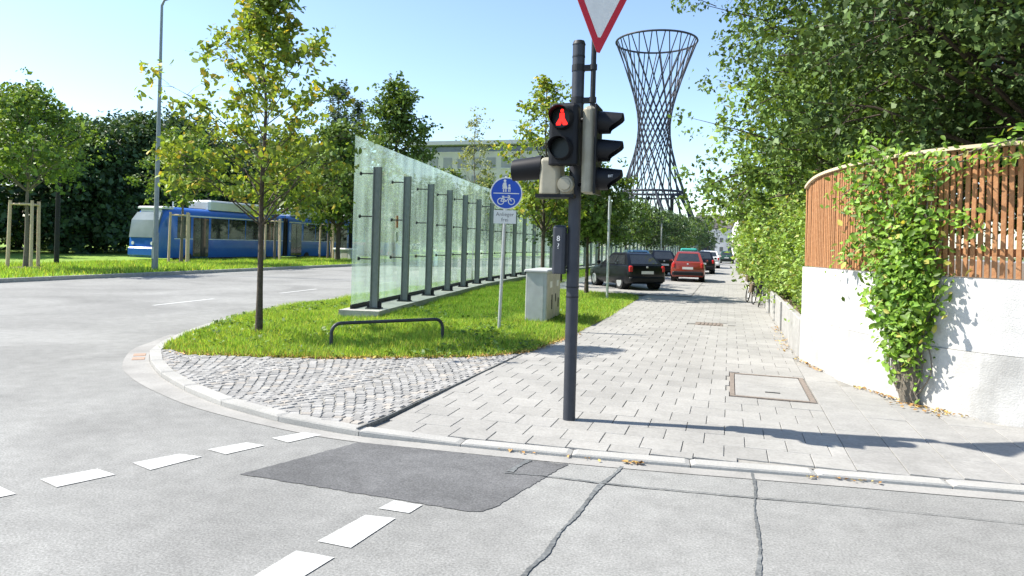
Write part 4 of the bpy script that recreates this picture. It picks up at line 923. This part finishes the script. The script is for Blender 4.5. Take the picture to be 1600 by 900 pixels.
for si, (y0, y1) in enumerate(secs):
    if si == 0: st_ = [(0, .92, .3, 1.2, 1.35, .1), (.05, 1.0, .25, 1.3, 1.5, .1), (.35, 1.08, .22, 2.3, 2.6, .3), (.75, 1.13, .22, 2.75, 3.12, .42), (1.3, 1.15, .22, 2.85, 3.28, .4), (y1, 1.15, .22, 2.85, 3.28, .4)]
    else: st_ = [(y0, 1.15, .22, 2.85, 3.28, .4), (y1, 1.15, .22, 2.85, 3.28, .4)]
    body = loft(st_, 'body', 'tramblue', tr)
    if si < 2: 
        yb = (y1 + secs[si + 1][0]) / 2
        for q in range(5): MB().box((-1.15, y1 + .07 + .14 * q, 1.7), (2.12 - .08 * (q % 2), .1, 2.75)).build('bellows_fold', 'trambelow', tr)
    MB().box((.006, (max(y0, 1.2) + y1) / 2, 2.79), (.012, y1 - max(y0, 1.2) - .05, .07)).build('white_stripe', 'tramwhite', tr)
    MB().box((.005, (max(y0, 1.2) + y1) / 2, 1.385), (.01, y1 - max(y0, 1.2) - .05, .04)).build('light_stripe', 'tramwhite', tr)
    MB().box((-.03, (y0 + y1) / 2 + .4, .14), (.05, y1 - y0 - 1.4, .2)).build('skirt', 'trambelow', tr)
    # windows and doors on the visible side
    if si == 0: items = [('w', 1.45, 2.55), ('d', 2.75, 4.1), ('w', 4.3, 5.9), ('w', 6.0, 7.6), ('w', 7.7, 9.3), ('w', 9.4, 11.6)]
    elif si == 1: items = [('d', y0 + .3, y0 + 1.65), ('w', y0 + 1.9, y0 + 3.5), ('w', y0 + 3.6, y0 + 5.2), ('w', y0 + 5.3, y0 + 6.9), ('d', y0 + 7.1, y0 + 8.4)]
    else: items = [('w', y0 + .3, y0 + 1.9), ('d', y0 + 2.1, y0 + 3.45), ('w', y0 + 3.7, y0 + 5.3), ('w', y0 + 5.4, y0 + 7.0), ('w', y0 + 7.1, y0 + 9.0)]
    for kd, a, b_ in items:
        if kd == 'w':
            o = MB().box((.004, (a + b_) / 2, 2.07), (.016, b_ - a, 1.3), ch=.006).build('window', 'tramglass', tr)
            MB().box((.0135, (a + b_) / 2, 2.42), (.006, b_ - a - .04, .025)).build('vent_bar', 'blacksteel', o)
        else:
            o = MB().box((.005, (a + b_) / 2, 1.5), (.018, b_ - a, 2.42), ch=.006).build('door', 'tramglass', tr)
            MB().box((.016, (a + b_) / 2, 1.5), (.008, .05, 2.35)).build('door_edge', 'blacksteel', o)
    # roof boxes
    rb = {0: [(4.4, 11.5)], 1: [(13.2, 20.3)], 2: [(23.5, 29)]}[si]
    for a, b_ in rb: bevelled(MB().box((-1.1, (a + b_) / 2, 3.58), (1.75, b_ - a, .64), ch=.12).build('roof_box', 'tramwhite', tr), .03)
    MB().box((-1.15, (y0 + y1) / 2 + .5, 3.29), (1.2, y1 - y0 - 2.2, .06)).build('roof_walk', 'trambelow', tr)
# front of the tram
fs_ = MB(); prof_ = [(-.95, -.02, 1.42), (.95, -.02, 1.42), (1.0, .2, 2.45), (.88, .5, 2.92), (-.88, .5, 2.92), (-1.0, .2, 2.45)]
fs_.add([(x - 1.15, y - .035, z) for x, y, z in prof_] + [(x * .98 - 1.15, y + .1, z) for x, y, z in prof_], [(0, 1, 2, 5), (5, 2, 3, 4), (6, 7, 8, 11), (11, 8, 9, 10)] + [(i, (i + 1) % 6, 6 + (i + 1) % 6, 6 + i) for i in range(6)]).build('windscreen', 'tramscreen_reflection', tr)
bevelled(MB().box((-1.15, -.02, .62), (1.95, .32, .5), ch=.1).build('bumper', 'tramblue', tr), .05)
bevelled(MB().box((-1.15, .95, 3.2), (1.9, .9, .16), ch=.06).build('front_cap', 'tramwhite', tr), .03)
MB().box((-1.15, .62, 3.0), (1.5, .1, .2), ch=.02).build('destination_box', 'tramwhite', tr)
for x in (-1.85, -.45): MB().cyl((x, .06, 1.08), (x, -.03, 1.08), .11, .1, 14).build('headlight', 'signwhite', tr)
MB().tube([(-1.15, 6, 3.8), (-1.15, 5, 4.2), (-1.15, 6.2, 4.7)], .03, 6).box((-1.15, 6.2, 4.72), (1.5, .08, .04)).build('pantograph', 'blacksteel', tr)
for x in (-1.8, -.5):
    MB().box((x, 1.6, 3.42), (.06, .06, .4)).build('aerial', 'tramwhite', tr)
MB().box((.12, .7, 2.3), (.1, .06, .4), ch=.02).build('mirror', 'blacksteel', tr)
for si, (y0, y1) in enumerate(secs):
    for q in ((y0 + 2.4), (y1 - 2.2)):
        MB().cyl((.0, q, .26), (-.15, q, .26), .3, n=16).build('wheel', 'trambelow', tr)

# ------------------------------------------------------------------ parked cars
def car(label, loc, rz, paint, group, Lg=3.95, W=1.66, Hh=1.45, style='hatch', load=False):
    t = thing('parked_car', label, 'car', loc, rz, group); hw_ = W / 2
    belt = .92; yr, yf = -Lg / 2, Lg / 2
    st_ = [(yr, hw_ * .84, .34, .62, .80), (yr + .06, hw_ * .93, .27, .68, belt), (yr + .3, hw_ * .985, .22, .7, belt + .02), (yr + 1.2, hw_, .2, .7, belt + .01), (yf - 1.35, hw_, .2, .68, belt - .02), (yf - .6, hw_ * .97, .22, .64, .82), (yf - .15, hw_ * .88, .27, .58, .70), (yf, hw_ * .74, .34, .5, .58)]
    mb = MB(); rings = []
    for y, h_, z0_, zm, z1_ in st_: rings.append([(-h_ * .9, y, z0_), (-h_, y, z0_ + .14), (-h_, y, zm), (-h_ * .95, y, z1_ - .05), (-h_ * .86, y, z1_), (h_ * .86, y, z1_), (h_ * .95, y, z1_ - .05), (h_, y, zm), (h_, y, z0_ + .14), (h_ * .9, y, z0_)])
    k = 10; vs = [p for r in rings for p in r]
    fs = [(i * k + j, i * k + (j + 1) % k, (i + 1) * k + (j + 1) % k, (i + 1) * k + j) for i in range(len(rings) - 1) for j in range(k)] + [tuple(range(k)), tuple(range((len(rings) - 1) * k, len(rings) * k))]
    body = mb.add(vs, fs).build('body', paint, t, smooth=42)
    # cabin: base ring and roof ring
    hb, ht = hw_ * .9, hw_ * .66; r0, r1 = (yr + .1, yr + .62) if style == 'hatch' else (yr + .5, yr + 1.0); f0, f1 = yf - 1.1, yf - 1.85; zr = Hh
    base = [(-hb, r0, belt - .04), (hb, r0, belt - .04), (hb, f0, belt - .06), (-hb, f0, belt - .06)]
    top = [(-ht, r1, zr - .06), (ht, r1, zr - .06), (ht, f1, zr - .05), (-ht, f1, zr - .05)]
    lid = [(x * .86, y * .86 + (.02), zr) for x, y, z in top]
    cb = MB().add(base + top + lid, [(0, 1, 5, 4), (1, 2, 6, 5), (2, 3, 7, 6), (3, 0, 4, 7), (4, 5, 9, 8), (5, 6, 10, 9), (6, 7, 11, 10), (7, 4, 8, 11), (8, 9, 10, 11)]).build('cabin', paint, t, smooth=35)
    def pane(name, a, b, c, d_, u0, u1, v0, v1, out_):
        a, b, c, d_ = map(Vector, (a, b, c, d_)); P = lambda u, v: (a * (1 - u) + b * u) * (1 - v) + (d_ * (1 - u) + c * u) * v
        Q = [P(u0, v0), P(u1, v0), P(u1, v1), P(u0, v1)]; n_ = (Q[1] - Q[0]).cross(Q[3] - Q[0]).normalized()
        if n_.dot(Vector(out_)) < 0: n_ = -n_
        F_ = [q_ + n_ * .007 for q_ in Q]; B_ = [q_ - n_ * .01 for q_ in Q]
        return MB().add(F_ + B_, [(0, 1, 2, 3), (4, 5, 6, 7)] + [(i, (i + 1) % 4, 4 + (i + 1) % 4, 4 + i) for i in range(4)]).build(name, 'carglass', t)
    pane('rear_window', base[0], base[1], top[1], top[0], .1, .9, .2, .93, (0, -1, .3))
    pane('windscreen', base[2], base[3], top[3], top[2], .06, .94, .08, .95, (0, 1, .3))
    for sgn, (a, b, c, d_) in ((1, (base[1], base[2], top[2], top[1])), (-1, (base[0], base[3], top[3], top[0]))):
        pane('side_window', a, b, c, d_, .12, .48, .16, .9, (sgn, 0, .2)); pane('side_window', a, b, c, d_, .51, .86, .16, .9, (sgn, 0, .2))
    # lamps, bumper, plate
    for sgn in (-1, 1):
        MB().box((sgn * hw_ * .8, yr + .07, .8), (.16, .16, .22), sgn * R(16), ch=.04).build('tail_light', 'tail', t)
        MB().box((sgn * hw_ * .66, yf - .1, .62), (.3, .14, .14), -sgn * R(16), ch=.04).build('headlight', 'rim', t)
        MB().box((sgn * (hw_ + .07), yf - 1.35, .98), (.16, .08, .12), ch=.03).build('mirror', paint, t)
    bevelled(MB().box((0, yr + .05, .42), (W * .9, .2, .2), ch=.06).build('rear_bumper', 'blackplastic' if style == 'hatch' else paint, t), .02)
    MB().box((0, yr - .008, .66), (.5, .018, .11)).build('number_plate', 'plate', t)
    MB().box((0, yr + .02, .86), (.08, .03, .07), ch=.02).build('badge', 'rim', t)
    for y in (yr + .7, yf - .75):
        for sgn in (-1, 1):
            w_ = MB().cyl((sgn * (hw_ - .02), y, .3), (sgn * (hw_ - .2), y, .3), .3, n=22).build('wheel', 'tyre', t, smooth=50)
            MB().cyl((sgn * (hw_ - .012), y, .3), (sgn * (hw_ - .03), y, .3), .2, n=16).build('rim', 'rim', w_)
            MB().cyl((sgn * (hw_ - .06), y, .33), (sgn * (hw_ - .3), y, .33), .36, n=22).build('wheel_arch', 'blackplastic', t)
    if load: bevelled(MB().box((0, .1, Hh + .09), (ht * 1.5, 1.3, .14), ch=.05).build('roof_load', 'cover', t), .02)
    return t
G = 'cars parked along the path'; zc = .055
car('black hatchback parked at an angle beside the lawn', (-3.95, 28.0, zc), R(35), 'carblack', G, Lg=3.7, Hh=1.38)
car('red hatchback with a teal load on its roof', (-1.95, 36.5, zc), R(2), 'carred', G, W=1.62, load=True)
car('light blue car half hidden behind the black hatchback', (-4.9, 38.5, zc), R(14), 'carblue', G)
car('dark car with a red tail light beside the red hatchback', (-4.0, 42.0, zc), R(16), 'carblack', G)
car('dark car standing beyond the red hatchback', (-1.75, 48.5, zc), R(3), 'carblack', G)
car('white car farther down the parking lane', (-1.6, 63, zc), R(2), 'carwhite', G, Lg=4.3, style='sedan')
car('dark green car at the end of the parking lane by the hedge', (-.3, 86, zc), R(0), 'cargreen', G)
car('silver white car past the white one', (-2.4, 78, zc), R(5), 'carwhite', G, style='sedan')

# ------------------------------------------------------------------ two bicycles leaning by the low wall
def bicycle(label, loc, rz, lean, paint, sc=1., bag='soil'):
    t = thing('bicycle', label, 'bicycle', loc, rz, 'bicycles by the retaining wall'); t.rotation_euler = (0, lean, rz); t.scale = (sc,) * 3
    for y in (-.5, .5):
        c = [(0, y + .31 * math.cos(a), .33 + .31 * math.sin(a)) for a in np.linspace(0, 2 * math.pi, 25)]
        w_ = MB().tube(c, .019, 6, cap=False).build('wheel', 'tyre', t, smooth=60); sp_ = MB()
        for a in np.linspace(0, math.pi, 7)[:-1]: sp_.cyl((0, y + .3 * math.cos(a), .33 + .3 * math.sin(a)), (0, y - .3 * math.cos(a), .33 - .3 * math.sin(a)), .003, n=4)
        sp_.build('spokes', 'rim', w_)
    f = MB()
    for a, b in (((0, -.5, .33), (0, -.08, .3)), ((0, -.08, .3), (0, -.2, .78)), ((0, -.5, .33), (0, -.19, .72)), ((0, -.19, .72), (0, .33, .76)), ((0, -.08, .3), (0, .34, .68)), ((0, .32, .84), (0, .5, .33))): f.cyl(a, b, .017, n=8)
    f.build('frame', paint, t)
    MB().tube([(-.28, .2, .98), (-.2, .3, .98), (0, .31, .96), (.2, .3, .98), (.28, .2, .98)], .013, 6).cyl((0, .32, .84), (0, .31, .96), .014, n=6).build('handlebar', 'blacksteel', t)
    MB().box((0, -.23, .83), (.13, .26, .06), ch=.025).build('saddle', 'blackplastic', t)
    MB().box((0, -.5, .72), (.14, .36, .03)).build('carrier', 'blacksteel', t)
    for x in (-.13, .13): MB().box((x, -.5, .56), (.11, .34, .3), ch=.03).build('pannier', bag, t)
    MB().box((0, .46, .86), (.34, .24, .22), ch=.03).build('basket', bag, t)
    for x in (-.09, .09): MB().box((x, -.08, .3 + x * 1.5), (.06, .1, .02)).build('pedal', 'blacksteel', t)
bicycle('brown bicycle leaning near the retaining wall under the shrubs', (.62, 22.4, zp(20)), R(10), R(8), 'iron', .86)
bicycle('smaller blue grey bicycle against the retaining wall slabs', (.84, 21.4, zp(20)), R(-4), R(10), 'carblue', .74, 'trambelow')

# ------------------------------------------------------------------ lattice tower
tw = thing('lattice_tower', 'tall dark lattice sculpture shaped like a waisted hyperboloid tower', 'tower', (-17.9, 170, -.1))
ZT, ZW, a0 = 50.7, 30.2, 3.75; kk = (9.5 ** 2 - a0 ** 2) / (ZT - ZW) ** 2
def hr(z): return math.sqrt(a0 * a0 + kk * (z - ZW) ** 2)
N_ = 20
for fam in (-1, 1):
    for i in range(N_):
        th = 2 * math.pi * i / N_ + (.09 if fam > 0 else 0)
        p0 = Vector((a0 * math.cos(th), a0 * math.sin(th), ZW)); dv = Vector((-math.sin(th) * fam * math.sqrt(kk), math.cos(th) * fam * math.sqrt(kk), 1))
        MB().cyl(p0 + dv * (0 - ZW), p0 + dv * (ZT - ZW), .16, .13, 7).build('tube', 'tower', tw)
def hring(z, r_, rad, name): MB().tube([(r_ * math.cos(a), r_ * math.sin(a), z) for a in np.linspace(0, 2 * math.pi, 49)], rad, 7, cap=False).build(name, 'tower', tw)
hring(ZT, hr(ZT), .24, 'top_ring'); hring(14.9, hr(14.9) * .98, .28, 'ring'); hring(13.9, hr(13.9) * .98, .22, 'ring')
for i in range(8):
    th = 2 * math.pi * i / 8 + .2; MB().cyl((hr(14.5) * math.cos(th), hr(14.5) * math.sin(th), 14.5), (hr(0) * 1.1 * math.cos(th + .35), hr(0) * 1.1 * math.sin(th + .35), 0), .34, .42, 8).build('leg', 'tower', tw)

# ------------------------------------------------------------------ buildings
bd = thing('flat_roof_building', 'long pale building with a flat grey roof behind the glass wall', 'building', (-45, 122, 0))
MB().box((0, 8, 9.2), (26, 16, 18.6)).build('wall', 'facade', bd)
rf = MB().box((0, 7.6, 20.0), (28.5, 18, .7)).build('roof', 'roofband', bd); MB().box((0, 8, 19.1), (25, 15.4, 1.3)).build('clerestory', 'window', rf)
for r_ in range(5):
    for c_ in range(9):
        o = MB().box((0, 0, 0), (1.7, .1, 1.9)).build('window', 'dimwindow', bd); o.location = (-11.4 + c_ * 2.85, -.06, 3.2 + r_ * 3.3)
        MB().box((0, -.1, -1.02), (1.9, .2, .1)).build('sill', 'house', o)
MB().box((-13.4, 2, 9.5), (.9, .9, 19)).build('pillar', 'house', bd)
def gable(label, loc, rz, L_, W_, e_, rdg, sd_):
    t = thing('white_house', label, 'house', loc, rz, 'white houses at the end of the street')
    MB().add([(-L_ / 2, -W_ / 2, 0), (L_ / 2, -W_ / 2, 0), (L_ / 2, W_ / 2, 0), (-L_ / 2, W_ / 2, 0), (-L_ / 2, -W_ / 2, e_), (L_ / 2, -W_ / 2, e_), (L_ / 2, W_ / 2, e_), (-L_ / 2, W_ / 2, e_), (-L_ / 2, 0, rdg), (L_ / 2, 0, rdg)],
             [(0, 1, 5, 4), (2, 3, 7, 6), (1, 2, 6, 9, 5), (3, 0, 4, 8, 7), (4, 5, 9, 8), (6, 7, 8, 9)]).build('wall', 'house', t)
    ov = .4; s_ = (rdg - e_) / (W_ / 2); P = []
    for x in (-L_ / 2 - ov, L_ / 2 + ov):
        P += [(x, -W_ / 2 - ov, e_ - ov * s_ + .12), (x, 0, rdg + .12), (x, W_ / 2 + ov, e_ - ov * s_ + .12), (x, W_ / 2 + ov, e_ - ov * s_ + .3), (x, 0, rdg + .32), (x, -W_ / 2 - ov, e_ - ov * s_ + .3)]
    rf = MB().add(P, [(0, 1, 4, 5), (1, 2, 3, 4), (6, 11, 10, 7), (7, 10, 9, 8), (5, 4, 10, 11), (4, 3, 9, 10), (0, 6, 7, 1), (1, 7, 8, 2), (0, 5, 11, 6), (2, 8, 9, 3)]).build('roof', 'tile', t)
    MB().box((L_ * .15, .6, rdg + .4), (.8, .6, 1.4)).build('chimney', 'house', rf)
    for r_ in range(int(e_ // 2.9)):
        for c_ in range(int(L_ // 2.6)):
            o = MB().box((0, 0, 0), (1.1, .08, 1.4)).build('window', 'window', t); o.location = (-L_ / 2 + 1.6 + c_ * 2.6, -W_ / 2 - .03, 1.7 + r_ * 2.9)
    for r_ in range(int(e_ // 2.9)):
        for c_ in (-2, 2):
            o = MB().box((0, 0, 0), (.08, 1.1, 1.4)).build('window', 'window', t); o.location = (-L_ / 2 - .03, c_, 1.7 + r_ * 2.9)
    return t
gable('white house with a dark gable roof closing the street', (-4.6, 236, 0), R(14), 11.5, 9, 8.4, 12.3, 1)
gable('white house with dark roof, half hidden by the hedge', (6.2, 226, 0), R(20), 9, 8, 8.2, 11.4, 2)
gable('white house behind the trees at the foot of the tower', (-24, 245, 0), R(8), 16, 9, 8, 11.5, 3)
for k, (x, y, H, lab) in enumerate(((-22, 150, 8.5, 'rounded tree at the foot of the lattice tower'), (-12, 160, 8, 'rounded tree before the white houses'), (-34, 160, 9, 'rounded tree behind the pale building corner'), (-8, 205, 7, 'small tree in front of the closing white house'), (4, 190, 8, 'tree beside the hedge in front of the white houses'), (14, 210, 10, 'tree behind the hedge end'), (-60, 190, 13, 'far tree beyond the pale building'), (-20, 205, 9, 'far tree left of the white houses'), (-34, 215, 10, 'far tree beyond the tower'))):
    tree('far_tree', lab, (x, y, -.02), H, 1.4, H * .48, 22, 2600, .5, 'leaf_m', 300 + k, tr=.2, clump=.8, rise=.3, bare=.15, group='far trees')
